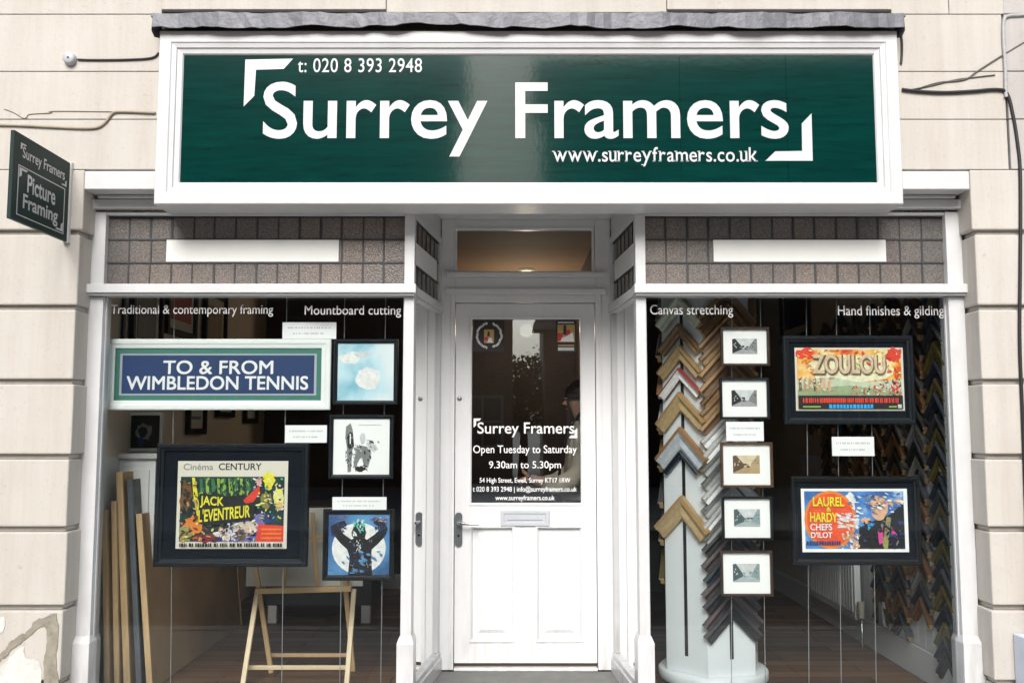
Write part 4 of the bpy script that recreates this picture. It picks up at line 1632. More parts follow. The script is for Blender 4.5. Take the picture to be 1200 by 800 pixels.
# ------------------------------------------------------------------ left window contents
# boxed-in cupboard with a ledge
cx1 = X(186, 560, .5)
zc = Z(531, .42)
cb = thing('corner_cupboard', 'pale grey boxed cupboard with a ledge in the corner of the left window', 'cupboard', ((XWL + cx1) / 2, .6, Z_FLOOR))
m = MB().box(XWL + .002, cx1, .45, .85, Z_FLOOR, zc - .03)
m.frame(XWL + .03, cx1 - .03, Z_FLOOR + .1, zc - .09, .45, [(0, .002), (0, -.012), (.05, -.012), (.054, -.002), (.054, .002)])
m.build('body', GREYP, cb, bevel=.003)
MB().box(XWL + .001, cx1 + .02, .425, .86, zc - .03, zc).build('ledge', WHITE, cb, bevel=.005)
MB().tube([(XWL + .10, .428, zc - .32), (XWL + .10, .428, zc - .42)], .006, GREYW).build('handle', None, cb)


def art_dim(P, T):
    P(rc(0, 0, 1, 1), I_BLK)
    P(blob(.5, .5, .26, .26, 4, k=.2), I_GRY)
    P(blob(.46, .5, .14, .16, 6, k=.2), I_BLK)
    P(blob(.4, .8, .12, .14, 7), I_NAVY)


picture('ledge_picture', 'small dark print in a white frame standing on the cupboard ledge', (145.5, 482.5, 190, 529), 4, FR_WHITE, Y=.58, art=art_dim)
picture('ledge_picture', 'small olive picture at the end of the cupboard ledge', (117, 497, 135.5, 530), 1.5, FR_BLACK, Y=.52, art=lambda P, T: P(rc(0, 0, 1, 1), ink('olive', (.22, .19, .05))))
picture('hanging_picture', 'tall navy picture hung high by the left window post', (124.5, 340, 145, 398), 2, FR_DARK, Y=.4, art=lambda P, T: P(rc(0, 0, 1, 1), I_NAVY), raised=False)


# pictures on the side walls
def wall_picture(label, ya, yb, z0, z1, side, fm, tint, group='pictures on the left wall'):
    r_ = thing('wall_picture', label, 'picture', (XWL if side < 0 else XWR, (ya + yb) / 2, z0), group)
    xx = XWL + .004 if side < 0 else XWR - .016
    if side < 0:
        tf = lambda p: Vector((xx - p.y + .0, ya + p.x, p.z))
    else:
        tf = lambda p: Vector((xx + p.y, yb - p.x, p.z))
    L = yb - ya
    MB(tf).frame(0, L, z0, z1, -.03, [(0, .03), (0, 0), (.03, 0), (.04, .01), (.04, .03)], fm).build('frame', None, r_)
    MB(tf).box(.03, L - .03, -.012, -.006, z0 + .03, z1 - .03, MT_CREAM if tint else MT_DARK).build('mount', None, r_)
    if tint:
        MB(tf).box(.09, L - .09, -.016, -.0125, z0 + .10, z1 - .10, tint).build('print', None, r_)


zz = lambda py, y: Z(py, y)
wall_picture('dark framed picture with a red print high on the left wall', 1.02, 1.55, 2.12, 2.75, -1, FR_BLACK, ink('brick', (.40, .06, .04)))
wall_picture('dark framed tan picture next to the red print on the left wall', 1.72, 2.2, 2.02, 2.5, -1, FR_BLACK, ink('parchment', (.42, .30, .17)))
wall_picture('grey picture in a thin black frame nearest the window on the left wall', .50, .95, 1.95, 2.75, -1, FR_BLACK, ink('warm_grey', (.16, .15, .14)))
wall_picture('small black framed picture low on the left wall behind the poster', 1.45, 1.8, 1.50, 1.72, -1, FR_BLACK, I_GRY)
wall_picture('black framed picture beside the small one on the left wall', 2.05, 2.45, 1.62, 1.95, -1, FR_BLACK, ink('brown', (.14, .10, .04)))
wall_picture('small tan picture furthest along the left wall', 2.75, 3.1, 1.58, 1.95, -1, FR_BLACK, ink('parchment', (.42, .30, .17)))
wall_picture('large black framed picture high on the right wall', 2.25, 2.95, 2.22, 2.8, 1, FR_BLACK, ink('charcoal', (.02, .02, .02)), 'pictures on the right wall')

# big boards leaning along the left wall
KRAFT = mat('kraft_board', (.58, .39, .22), .75, noise=.25, nscale=3)
RAWW = mat('raw_pine', (.66, .45, .24), .6, noise=.3, nscale=6, stretch=(8, 8, 1))
PLASTIC = mat('black_wrap', (.012, .013, .018), .35, noise=.3, bump=.6, bscale=25)
GWRAP = mat('grey_wrap', (.12, .135, .16), .4, noise=.3, bump=.6, bscale=25)
BG = 'boards leaning along the left wall'


def lean_board(label, xb, xt, y0, y1, h, th, edge, face, z_extra=0):
    r_ = thing('leaning_board', label, 'board', (xb, (y0 + y1) / 2, Z_FLOOR), BG)
    n = Vector((h, 0, xb - xt)).normalized()   # face normal towards the room
    up = Vector((xt - xb, 0, h))
    zf = Z_FLOOR + .002

    def tf(p): return Vector((xb, 0, zf)) + up * p.z + n * p.x + Vector((0, p.y, 0))
    MB(tf).box(-th, 0, y0 + .02, y1 - .02, .0, 1).build('panel', face, r_, bevel=.002)
    for ya, yb_ in ((y0, y0 + .0195), (y1 - .0195, y1)):
        MB(tf).box(-th - .006, .006, ya, yb_, 0, 1.002).build('edge', edge, r_, bevel=.002)
    return r_


lean_board('thin pine edged board closest to the left window post', -2.045, -2.095, .22, 1.5, .93 - .0, .012, RAWW, KRAFT)
lean_board('second pine edged board from the left window post', -2.005, -2.060, .25, 1.5, .97, .014, RAWW, KRAFT)
lean_board('tall pine edged board with a torn corner behind the black wrapped one', -1.960, -2.045, .28, 1.55, 1.12, .022, RAWW, KRAFT)
lean_board('board wrapped in black and grey plastic among the leaning boards', -1.915, -2.005, .31, 1.4, 1.08, .016, GWRAP, PLASTIC)
lean_board('large brown board with a pale front edge, outermost of the leaning boards', -1.865, -1.955, .33, 1.95, .90, .020, RAWW, KRAFT)

# folding easel
WOOD = mat('easel_beech', (.68, .46, .24), .5, noise=.2, nscale=6, stretch=(6, 6, 1))
WOODL = mat('easel_beech_pale', (.82, .65, .43), .5, noise=.15, nscale=6)
ez = thing('folding_easel', 'pale wooden folding easel trestle standing behind the square blue print', 'easel', (X(352, 780, .55), .6, Z_FLOOR))


def bar(p, q_, wx, wy, name, m_):
    p, q_ = Vector(p), Vector(q_)
    d = (q_ - p).normalized()
    a = Vector((0, 1, 0)).cross(d)
    a = a.normalized() if a.length > .01 else Vector((1, 0, 0))
    if abs(d.x) > .8:
        a = Vector((0, 0, 1))
    b = d.cross(a).normalized()
    vs = []
    for e in (p, q_):
        for sx, sy in ((-1, -1), (1, -1), (1, 1), (-1, 1)):
            vs.append(e + a * sx * wx / 2 + b * sy * wy / 2)
    m = MB()
    m.add(vs, [(0, 1, 2, 3), (7, 6, 5, 4), (0, 4, 5, 1), (1, 5, 6, 2), (2, 6, 7, 3), (3, 7, 4, 0)])
    return m.build(name, m_, ez, bevel=.003)


def fl_(px, py):     # a foot on the floor
    a, b = (px - 600) / F, (400 - py) / F
    d = Vector((a, cp - b * sp, sp + b * cp))
    t = (Z_FLOOR - EYE) / d.z
    return Vector((d.x * t, -DIST + d.y * t, Z_FLOOR + .001))


y1_, y2_ = .42, .98
bar(at(302, 690, .62), fl_(284, 806), .026, .02, 'leg', WOODL)
bar(at(415, 690, .62), fl_(406, 806), .026, .02, 'leg', WOODL)
bar(at(298, 655, .64), fl_(318, 788), .026, .02, 'leg', WOOD)
bar(at(402, 655, .64), fl_(414, 786), .026, .02, 'leg', WOOD)
bar(at(290, 781.5, .50), at(407, 781.5, .50), .022, .018, 'stretcher', WOODL)
bar(at(316, 767, .82), at(410, 767, .82), .02, .018, 'stretcher', WOOD)
bar(at(300, 692, .60), at(412, 689, .60), .03, .035, 'shelf', WOOD)
bar(at(366, 600, .72), at(372, 690, .66), .022, .02, 'mast', WOOD)
bar(at(334, 640, .70), at(333, 690, .66), .022, .02, 'mast', WOOD)
bar(at(350, 631, .70), at(396, 629, .70), .018, .02, 'crossbar', WOOD)
cv = thing('blank_canvas', 'blank grey white canvas resting on the wooden easel', 'canvas', (X(356, 690, .75), .75, Z(690, .75)))
x0, x1, z0, z1 = rect(288, 596, 425, 687, .72)


def ctf(p): return Vector((p.x, .735 + p.y + (p.z - z0) * .12, p.z))


MB(ctf).box(x0, x1, 0, .018, z0, z1).build('sheet', mat('canvas_white', (.60, .59, .55), .8, noise=.06), cv, bevel=.002)
MB(ctf).frame(x0 + .004, x1 - .004, z0 + .004, z1 - .004, .0185, [(0, 0), (0, .016), (.035, .016), (.035, 0)]).build('stretcher_bar', RAWW, cv)

# counter leg / cabinet in the shadows
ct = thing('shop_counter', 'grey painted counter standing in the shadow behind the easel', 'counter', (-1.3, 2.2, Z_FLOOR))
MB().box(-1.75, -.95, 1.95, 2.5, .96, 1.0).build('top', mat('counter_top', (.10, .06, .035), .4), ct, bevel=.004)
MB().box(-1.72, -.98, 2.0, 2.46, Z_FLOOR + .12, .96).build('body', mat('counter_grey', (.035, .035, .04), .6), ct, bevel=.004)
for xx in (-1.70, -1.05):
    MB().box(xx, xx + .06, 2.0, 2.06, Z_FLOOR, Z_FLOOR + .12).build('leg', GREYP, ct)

# ------------------------------------------------------------------ right window contents
# revolving display stand for moulding corners
SCX, SCY = X(832, 600, .56), .56
SR = .268
PALE = mat('stand_pale_blue', (.72, .765, .79), .5, noise=.05)
stand = thing('display_stand', 'pale blue six sided revolving stand for moulding corner samples', 'display stand', (SCX, SCY, Z_FLOOR))
m = MB().lathe([(.001, .0), (.285, .0), (.292, .01), (.292, .045), (.285, .055), (.001, .055)], (SCX, SCY, Z_FLOOR + .012), PALE, 48)
m.build('base', PALE, stand)
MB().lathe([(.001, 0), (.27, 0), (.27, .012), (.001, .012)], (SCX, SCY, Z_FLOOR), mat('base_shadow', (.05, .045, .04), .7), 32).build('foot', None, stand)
zb0, zb1 = Z_FLOOR + .068, 2.5
angs = [-17 + 60 * k for k in range(6)]   # from the direction towards the street, clockwise to the right
hexv = [(SCX + SR * math.sin(R(a)), SCY - SR * math.cos(R(a))) for a in angs]
m = MB()
vs = [(x, y, zb0) for x, y in hexv] + [(x, y, zb1) for x, y in hexv]
m.add(vs, [tuple(range(6)), tuple(range(11, 5, -1))] + [(i, (i + 1) % 6, 6 + (i + 1) % 6, 6 + i) for i in range(6)])
m.build('column', PALE, stand, bevel=.003)
SLOT = mat('slot_black', (.012, .013, .015), .6)


def face_tf(k):
    a, b = Vector((*hexv[k], 0)), Vector((*hexv[(k + 1) % 6], 0))
    mid = (a + b) / 2
    u = (b - a).normalized()
    out = Vector((mid.x - SCX, mid.y - SCY, 0)).normalized()
    return mid, u, out


for k in (5, 0, 4, 1):
    mid, u, out = face_tf(k)
    tf = lambda p, mid=mid, u=u, out=out: mid + u * p.x - out * p.y + Vector((0, 0, p.z))
    MB(tf).box(-.010, .010, -.002, .004, zb0 + .09, zb1 - .05).build('slot', SLOT, stand)


def chevron_mesh(name, arm, wid, dep, m_face, m_edge, m_end):
    """corner of two mitred moulding lengths, apex up; local x across, z up, y out of the wall (front at -y); origin at the inner apex"""
    m = MB()
    c = math.sqrt(.5)
    for s in (-1, 1):
        # arm direction and its outer normal
        d = Vector((s * c, 0, -c))
        nn = Vector((s * c, 0, c))
        prof = [(0, 0), (0, -dep * .55), (wid * .18, -dep * .75), (wid * .5, -dep * .62), (wid * .78, -dep), (wid, -dep * .9), (wid, 0)]
        st, en = [], []
        for w_, y in prof:
            # mitre plane x = 0: start where the strip line meets it
            a = nn * w_
            t = -a.x / d.x
            st.append(a + d * t + Vector((0, y, 0)))
            en.append(a + d * (arm) + Vector((0, y, 0)))
        n = len(prof)
        for i in range(n - 1):
            mm = m_edge if i in (0, 4, 5) else m_face
            m.add([st[i], st[i + 1], en[i + 1], en[i]], [(0, 1, 2, 3)], mm)
        m.add(en, [tuple(range(n))], m_end)
    me = m.build(name, None)
    return me


def mould(name, c, edge=None, rough=.4, metal=0.0):
    k = 1.45
    c = tuple(min(v * k, .9) for v in c)
    e = tuple(min(v * k, .9) for v in edge) if edge else tuple(v * .5 for v in c)
    return mat('moulding_' + name, c, rough, metal=metal, noise=.35, nscale=30), mat('moulding_edge_' + name, e, rough, metal=metal)


M_END = mat('cut_wood', (.72, .48, .24), .7, noise=.3, nscale=40)
MD = {
    'cream': mould('cream', (.60, .66, .52), (.5, .52, .40)),
    'oak': mould('oak', (.24, .15, .075), (.16, .095, .045)),
    'white_oak': mould('white', (.66, .68, .68), (.28, .16, .07)),
    'gold': mould('gold', (.44, .32, .17), (.30, .19, .085), .35, .25),
    'red_white': mould('red', (.66, .66, .64), (.20, .035, .03)),
    'silver': mould('silver', (.48, .52, .56), (.24, .13, .06), .35, .3),
    'walnut': mould('walnut', (.16, .085, .035), (.09, .045, .02)),
    'burr': mould('burr', (.14, .085, .048), (.25, .155, .075)),
    'black': mould('black', (.022, .022, .024), (.04, .04, .045), .3),
    'white': mould('plain_white', (.68, .69, .67), (.30, .30, .30)),
    'pewter': mould('pewter', (.34, .35, .34), (.10, .10, .10), .35, .4),
    'plum': mould('plum', (.040, .031, .033), (.075, .06, .06)),
    'olive': mould('olive_gold', (.13, .105, .035), (.08, .06, .02), .35, .3),
    'navy': mould('navy', (.010, .015, .026), (.03, .035, .045)),
}
proto = {}
hang = random.Random(12)


def chevron(style, arm, wid, dep, loc, rot, label, group, tilt=0):
    key = (style, round(arm, 3), round(wid, 3), round(dep, 3))
    if key not in proto:
        f_, e_ = MD[style]
        o = chevron_mesh('moulding_sample', arm, wid, dep, f_, e_, M_END)
        proto[key] = o
    else:
        o = proto[key].copy()
        C.objects.link(o)
    o.location = loc
    o.rotation_euler = (0, tilt + hang.uniform(-.035, .035), rot)
    return tag(o, label, 'moulding sample', group)


SG = 'moulding corner samples on the revolving stand'
# face 5 (left facing the street): measured apex heights
mid, u, out = face_tf(5)
rot5 = math.atan2(u.y, u.x)
for py, style, wid, arm, lab in ((346, 'cream', .060, .155, 'pale cream moulding corner, topmost on the stand'),
                            (379, 'oak', .048, .15, 'brown moulding corner with a pale edge under the cream one'),
                            (404, 'gold', .058, .15, 'gold brown moulding corner in the upper part of the stand'),
                            (431, 'red_white', .045, .15, 'white moulding corner with a red edge on the stand'),
                            (459, 'gold', .072, .16, 'broad wood gold moulding corner above the silver grey one'),
                            (500, 'silver', .085, .155, 'broad silver grey moulding corner with brown edges on the stand'),
                            (527, 'navy', .026, .14, 'thin dark moulding corner under the silver grey one'),
                            (580, 'gold', .085, .165, 'broad gold moulding corner, lowest on its side of the stand')):
    p = mid + out * .006
    chevron(style, arm, wid, .035, (p.x, p.y, Z(py, p.y) - wid * 1.414), rot5, lab, SG)
# face 0 (right facing the street): a dense run
mid, u, out = face_tf(0)
rot0 = math.atan2(u.y, u.x)
run = [('burr', 338), ('walnut', 352), ('burr', 370), ('oak', 386), ('burr', 402), ('burr', 420), ('walnut', 436), ('oak', 450), ('burr', 464), ('white', 482), ('white', 498), ('pewter', 514), ('pewter', 530), ('white', 546), ('pewter', 562), ('white', 578), ('pewter', 592), ('black', 607), ('plum', 623), ('navy', 640), ('plum', 657), ('black', 673), ('plum', 690), ('black', 706)]
names = {'burr': 'mottled brown moulding corner on the right side of the stand', 'walnut': 'dark walnut moulding corner on the right side of the stand', 'oak': 'golden oak moulding corner on the right side of the stand',
         'white': 'white moulding corner halfway down the right side of the stand', 'pewter': 'grey pewter moulding corner halfway down the right side of the stand', 'black': 'black moulding corner low on the right side of the stand',
         'plum': 'dark plum moulding corner low on the right side of the stand', 'navy': 'navy moulding corner low on the right side of the stand'}
cnt = {}
for i, (style, py) in enumerate(run):
    p = mid + out * (.006 + .0015 * (i % 2))
    lab = names[style]
    wid = .066 if style in ('burr', 'plum') else .056
    chevron(style, .175, wid, .03, (p.x, p.y, Z(py, p.y) - wid * 1.414), rot0, lab, SG)
# far sides
for k, styles in ((4, ('white', 'pewter', 'oak', 'white', 'gold', 'black', 'pewter', 'olive')), (1, ('gold', 'olive', 'oak', 'black', 'olive', 'black', 'plum'))):
    mid, u, out = face_tf(k)
    rk = math.atan2(u.y, u.x)
    for i, style in enumerate(styles):
        p = mid + out * .006
        lab = 'moulding corner on the stand side turned to the door' if k == 4 else 'moulding corner on the stand side turned to the posters'
        chevron(style, .15, .05, .03, (p.x, p.y, 2.28 - i * (.2 if k == 4 else .24) - .07), rk, style.replace('_', ' ') + ' ' + lab, SG)

# moulding corners hung down the right wall
WGp = 'moulding corner samples hung on the right wall'
cols = [(.20, 2.75, .30), (.47, 2.75, .44), (.75, 2.7, .40), (1.03, 2.3, .42), (1.31, 2.26, 1.0), (1.6, 2.32, 1.05), (1.9, 2.28, 1.2), (2.2, 2.2, 1.5)]
pal = [['olive', 'navy', 'black', 'olive', 'navy', 'walnut'], ['black', 'pewter', 'black', 'walnut', 'pewter', 'black', 'walnut'], ['walnut', 'black', 'plum', 'walnut', 'black', 'olive'],
       ['black', 'walnut', 'olive', 'black'], ['olive', 'walnut', 'black'], ['black', 'walnut', 'black'], ['walnut', 'black', 'olive'], ['black', 'walnut']]
cw = ['nearest the glass', 'in the second row from the glass', 'in the third row from the glass', 'in the fourth row from the glass', 'above the near end of the radiator', 'above the middle of the radiator', 'above the far end of the radiator', 'in the row furthest from the glass']
r_ = random.Random(5)
for ci, (yy, zt, zb) in enumerate(cols):
    z = zt
    i = 0
    while z > zb + .1:
        style = pal[ci][(i + (i // 5)) % len(pal[ci])]
        wid = r_.choice((.042, .05, .06))
        jut = .004 + .0012 * (i % 3)
        chevron(style, .125, wid, r_.choice((.028, .034)), (XWR - .014 - jut, yy, z - wid * 1.414), R(-90), style.replace('_', ' ') + ' moulding corner hung on the right wall ' + cw[ci], WGp, )
        z -= wid * 1.414 + .012 + (.03 if i % 4 == 3 else 0)
        i += 1

# radiator on the right wall
rad = thing('radiator', 'white panel radiator on the right wall under the moulding samples', 'radiator', (XWR - .06, 1.7, Z_FLOOR))
m = MB().box(XWR - .09, XWR - .05, 1.32, 2.25, Z_FLOOR + .16, .98)
for k in range(18):
    yy = 1.35 + k * .05
    m.box(XWR - .096, XWR - .09, yy, yy + .03, Z_FLOOR + .2, .94)
m.build('panel', WPANEL, rad, bevel=.004)
m = MB().tube([(XWR - .07, 1.27, Z_FLOOR + .002), (XWR - .07, 1.27, Z_FLOOR + .19), (XWR - .07, 1.325, Z_FLOOR + .19)], .008, CHROME, 8)
m.build('pipe', None, rad)
MB().tube([(XWR - .07, 1.27, Z_FLOOR + .18), (XWR - .07, 1.27, Z_FLOOR + .28)], [.018, .022], mat('valve_white', (.5, .48, .42), .5), 12).build('valve', None, rad)
sk = thing('wall_socket', 'small white socket box low on the right wall beside the radiator', 'socket', (XWR - .03, 1.02, .42))
MB().box(XWR - .045, XWR - .014, .97, 1.06, .38, .52).build('body', WPANEL, sk, bevel=.004)
MB().box(XWR - .049, XWR - .045, .985, 1.045, .40, .50).build('faceplate', WHITE, sk, bevel=.001)
# dark chest in the depth of the right room
ch = thing('dark_chest', 'low dark chest on the floor at the back behind the right window', 'chest', (1.25, 3.3, Z_FLOOR))
MB().box(.95, 1.55, 3.0, 3.5, Z_FLOOR + .05, .72).build('body', mat('chest_dark', (.02, .016, .013), .5), ch, bevel=.006)
MB().box(.93, 1.57, 2.98, 3.52, .72, .75).build('lid', mat('chest_lid', (.035, .027, .02), .4), ch, bevel=.006)
for xx in (.98, 1.46):
    MB().box(xx, xx + .06, 3.02, 3.08, Z_FLOOR, Z_FLOOR + .05).build('foot', None, ch)

# ------------------------------------------------------------------ figure added inside the door, standing in for the camera operator's reflection
PY = 1.22
ps = thing('person', 'added figure in a tan jacket standing in for a reflection in the door glass', 'person', (X(684, 520, PY), PY, Z_FLOOR))
PX, PZ = X(684, 520, PY), Z_FLOOR
ps.scale = (.93, .93, .93)


def skin(name, pts, edges, radii, m_, parent, sub=2, root=0):
    me = bpy.data.meshes.new(name)
    me.from_pydata([Vector(p) for p in pts], edges, [])
    o = bpy.data.objects.new(name, me)
    C.objects.link(o)
    o.parent = parent
    sm = o.modifiers.new('skin', 'SKIN')
    sm.use_smooth_shade = True
    for i, r_ in enumerate(radii):
        v = me.skin_vertices[0].data[i]
        v.radius = r_ if isinstance(r_, tuple) else (r_, r_)
        v.use_root = (i == root)
    ss = o.modifiers.new('sub', 'SUBSURF')
    ss.levels = sub
    ss.render_levels = sub
    me.materials.append(m_)
    return o


SKINM = mat('skin_tone', (.66, .38, .26), .55)
JACK = mat('tan_jacket', (.80, .70, .57), .85, noise=.2, nscale=20, bump=.5, bscale=40)
JEAN = mat('navy_trousers', (.02, .028, .05), .85)
HAIRM = mat('dark_hair', (.018, .012, .009), .5, noise=.4, nscale=60, stretch=(1, 1, .2))
# continuous body: pelvis, spine, neck, head; legs; arms with hands (facing the camera's left)
body_pts = [(0, 0, .93), (0, .01, 1.12), (0, .0, 1.34), (0, 0, 1.47), (-.01, 0, 1.53), (-.03, 0, 1.62), (-.03, 0, 1.70),
            (.0, .10, .88), (.0, .11, .5), (.02, .11, .09), (-.10, .12, .03),
            (.0, -.10, .88), (.0, -.11, .5), (.02, -.11, .09), (-.10, -.12, .03),
            (0, -.18, 1.40), (-.04, -.24, 1.16), (-.20, -.20, 1.08), (-.30, -.16, 1.10), (-.36, -.15, 1.12),
            (0, .18, 1.40), (-.04, .24, 1.16), (-.20, .20, 1.08), (-.30, .16, 1.10), (-.36, .15, 1.12)]
bed = [(0, 1), (1, 2), (2, 3), (3, 4), (4, 5), (5, 6), (0, 7), (7, 8), (8, 9), (9, 10), (0, 11), (11, 12), (12, 13), (13, 14), (2, 15), (15, 16), (16, 17), (17, 18), (18, 19), (2, 20), (20, 21), (21, 22), (22, 23), (23, 24)]
brad = [(.12, .15), (.11, .14), (.12, .16), .07, .05, (.085, .07), (.07, .06), .085, .06, .045, .035, .085, .06, .045, .035, .06, .048, .038, .028, .022, .06, .048, .038, .028, .022]
skin('body', body_pts, bed, brad, SKINM, ps)
for s in (-1, 1):
    for fi in range(5):
        ang = (-.03, -.012, .006, .024)[fi] if fi < 4 else .03
        ln = (.055, .068, .064, .05, .045)[fi]
        b0 = Vector((-.37, s * .15 + ang, 1.12 + (.0 if fi < 4 else .015)))
        skin('finger', [b0, b0 + Vector((-ln * .6, 0, -.008 if fi < 4 else .02)), b0 + Vector((-ln, 0, -.03 if fi < 4 else .035))], [(0, 1), (1, 2)], [.010, .009, .008], SKINM, ps, 1)
skin('jacket', [(0, 0, .80), (0, .01, .96), (0, .01, 1.14), (0, .0, 1.36), (0, 0, 1.50), (0, -.19, 1.42), (-.04, -.26, 1.16), (-.20, -.215, 1.07), (-.29, -.17, 1.09), (0, .19, 1.42), (-.04, .26, 1.16), (-.20, .215, 1.07), (-.29, .17, 1.09)],
     [(0, 1), (1, 2), (2, 3), (3, 4), (3, 5), (5, 6), (6, 7), (7, 8), (3, 9), (9, 10), (10, 11), (11, 12)],
     [(.16, .19), (.155, .185), (.15, .18), (.15, .19), (.085, .085), .085, .075, .062, .052, .085, .075, .062, .052], JACK, ps)
skin('trousers', [(0, 0, .92), (.0, .105, .86), (.0, .115, .5), (.02, .115, .07), (.0, -.105, .86), (.0, -.115, .5), (.02, -.115, .07)], [(0, 1), (1, 2), (2, 3), (0, 4), (4, 5), (5, 6)],
     [(.135, .165), .105, .08, .07, .105, .08, .07], JEAN, ps)
# hair cap and face
hm = MB()
hv, hf = [], []
for i in range(9):
    th = math.pi * (.02 + .52 * i / 8)
    for k in range(20):
        ph = 2 * math.pi * k / 20
        rr = .108 + .006 * math.sin(5 * ph + i)
        hv.append((-.02 + rr * 1.08 * math.sin(th) * math.cos(ph), rr * .92 * math.sin(th) * math.sin(ph), 1.665 + rr * 1.05 * math.cos(th)))
for i in range(8):
    for k in range(20):
        hf.append((i * 20 + k, i * 20 + (k + 1) % 20, (i + 1) * 20 + (k + 1) % 20, (i + 1) * 20 + k))
hm.tf = lambda p: p + Vector((PX + .012, PY, PZ))
hm.add(hv, hf, HAIRM, True)
hm.build('hair', HAIRM, ps)
fc = MB(lambda p: p + Vector((PX, PY, PZ)))
for s in (-1, 1):
    fc.lathe([(.001, -.006), (.010, -.004), (.013, 0)], (-.118, s * .035 + .003, 1.655), mat('eye_white', (.7, .68, .65), .3), 10)
    fc.box(-.03, .0, s * .078, s * .088, 1.63, 1.68, SKINM)
fc.prism([(-.115, 1.65), (-.145, 1.615), (-.112, 1.605)], -.012, .012, SKINM)
fc.box(-.118, -.108, -.022, .022, 1.578, 1.586, mat('lips', (.35, .12, .10), .5))
fc.build('face', None, ps)
st_ = MB(lambda p: p + Vector((PX, PY, PZ)))
st_.tube([(-.02, -.06, 1.56), (-.10, -.12, 1.45), (-.155, -.10, 1.30), (-.165, .02, 1.12), (-.12, .15, .98)], .010, mat('strap_black', (.02, .018, .016), .7), 6)
st_.tube([(.10, -.14, 1.47), (.0, -.20, 1.50), (-.08, -.195, 1.40), (-.05, -.21, 1.25)], .011, mat('strap_black', (.02, .018, .016), .7), 6)
st_.build('strap', None, ps)

# ------------------------------------------------------------------ across the street (what the glass mirrors)
BRK = brick_mat('brown_brick', (.10, .052, .032), (.075, .038, .025), (.12, .10, .085))
BRK2 = brick_mat('red_brick', (.12, .05, .03), (.09, .036, .024), (.12, .105, .09))
TILE = mat('roof_tiles', (.10, .055, .04), .8, noise=.4, nscale=6)
TRIM = mat('house_trim', (.16, .15, .14), .5)
DWIN = mat('dark_window', (.015, .018, .022), .08)


def house(label, x0, x1, y0, dp, eav, ridge, m_, cols_, rows, hip=0.0, group='houses across the street'):
    r_ = thing('brick_house', label, 'house', ((x0 + x1) / 2, y0, 0), group)
    MB().box(x0, x1, y0 - dp, y0, -.1, eav).build('wall', m_, r_)
    e = .35
    ym = y0 - dp / 2
    vs = [(x0 - e, y0 + e, eav), (x1 + e, y0 + e, eav), (x1 + e, y0 - dp - e, eav), (x0 - e, y0 - dp - e, eav), (x0 - e + hip, ym, ridge), (x1 + e - hip, ym, ridge)]
    MB().add(vs, [(0, 1, 5, 4), (2, 3, 4, 5), (1, 2, 5), (3, 0, 4), (0, 3, 2, 1)], TILE).build('roof', TILE, r_)
    MB().box(x0 - e, x1 + e, y0 + e - .02, y0 + e + .06, eav - .16, eav + .02).build('gutter', TRIM, r_)
    for c in range(cols_):
        for q_ in range(rows):
            cx = x0 + (x1 - x0) * (c + .5) / cols_
            cz = 1.7 + q_ * 2.75
            if cz + .8 > eav:
                continue
            f = MB().frame(cx - .6, cx + .6, cz - .75, cz + .75, y0, [(0, -.01), (0, .05), (.08, .05), (.08, -.01)], TRIM)
            f.box(cx - .03, cx + .03, y0 + .0, y0 + .03, cz - .67, cz + .67, TRIM)
            f.box(cx - .52, cx + .52, y0 + .0, y0 + .028, cz - .03, cz + .03, TRIM)
            w_ = f.build('window', None, r_)
            MB().box(cx - .52, cx + .52, y0 + .002, y0 + .012, cz - .67, cz + .67).build('pane', DWIN, w_)
    return r_


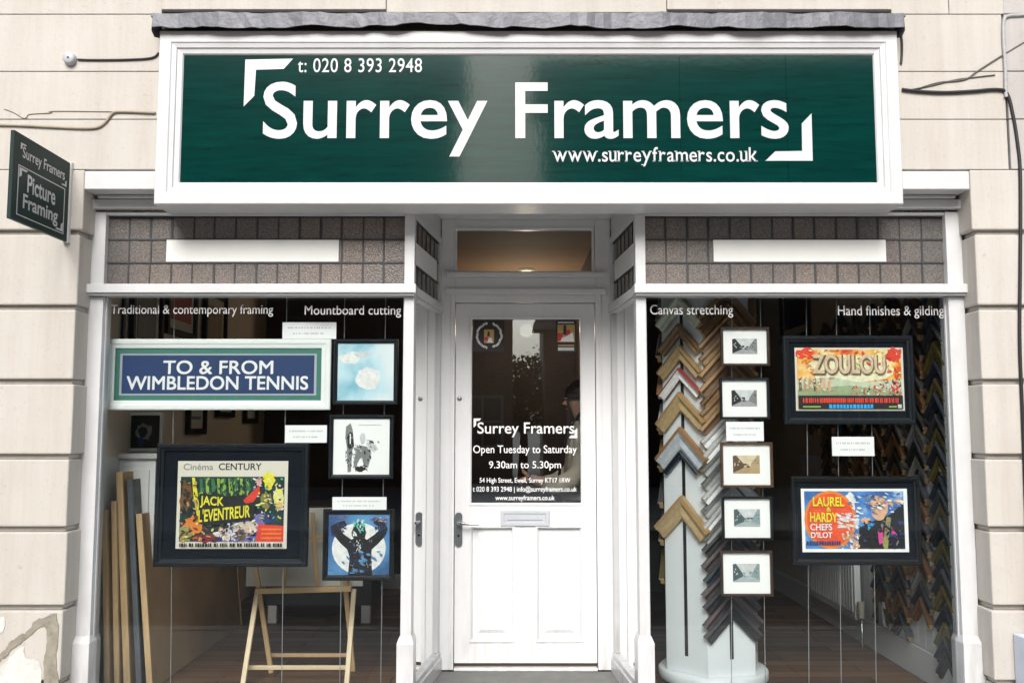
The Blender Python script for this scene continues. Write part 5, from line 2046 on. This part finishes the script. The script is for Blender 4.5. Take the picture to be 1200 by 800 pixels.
house('tall brown brick house across the street, mirrored in the fascia', -14, -1.72, -20, 5, 11.9, 13.2, BRK, 5, 4)
house('low brown brick wing beside the tall house across the street', -1.7, .02, -20.5, 6, 5.4, 6.4, BRK, 1, 2)
house('red brick house with low eaves across the street', .95, 3.3, -19.8, 2, 4.4, 5.6, BRK2, 1, 1, hip=.6)
house('long red brick terrace across the street', 1.0, 14, -22.5, 5, 12.2, 13.4, BRK2, 5, 4, hip=1.2)

LEAF = mat('tree_leaves', (.05, .085, .03), .7, noise=.5, nscale=2)
BARK = mat('tree_bark', (.08, .06, .045), .9, noise=.4)


def tree(label, x, y, h, rw):
    r_ = thing('leafy_tree', label, 'tree', (x, y, 0), 'trees across the street')
    tr = MB().tube([(x, y, -.1), (x + .05, y, h * .3), (x - .05, y + .1, h * .6), (x, y, h * .85)], [.17, .13, .09, .03], BARK, 8)
    q_ = random.Random(int(x * 10 + h))
    for k in range(7):
        a = q_.uniform(0, 6.28)
        z0 = h * q_.uniform(.3, .65)
        tr.tube([(x, y, z0), (x + math.cos(a) * rw * .4, y + math.sin(a) * rw * .4, z0 + h * .15), (x + math.cos(a) * rw * .8, y + math.sin(a) * rw * .8, z0 + h * .22)], [.06, .04, .012], BARK, 6)
    tr.build('trunk', BARK, r_)
    cr = MB()
    for c in range(26):
        a, t = q_.uniform(0, 6.28), q_.uniform(.2, 1)
        c0 = Vector((x + math.cos(a) * rw * .75 * t, y + math.sin(a) * rw * .75 * t, h * q_.uniform(.42, .95)))
        for k in range(60):
            d = Vector((q_.gauss(0, 1), q_.gauss(0, 1), q_.gauss(0, 1))) * rw * .16
            p_ = c0 + d
            u = Vector((q_.uniform(-1, 1), q_.uniform(-1, 1), q_.uniform(-1, 1))).normalized() * .09
            v = u.cross(Vector((q_.uniform(-1, 1), q_.uniform(-1, 1), q_.uniform(-1, 1)))).normalized() * .06
            cr.add([p_ - u, p_ + v, p_ + u, p_ - v], [(0, 1, 2, 3)])
    cr.build('crown', LEAF, r_)


tree('leafy tree in the gap between the brick houses', .35, -25, 3.9, 1.2)
tree('taller leafy tree further back in the gap between the brick houses', 1.4, -31, 4.6, 1.8)
for o in list(bpy.data.objects):
    if o.type == 'MESH' and o.name.startswith('shop_window'):
        pass
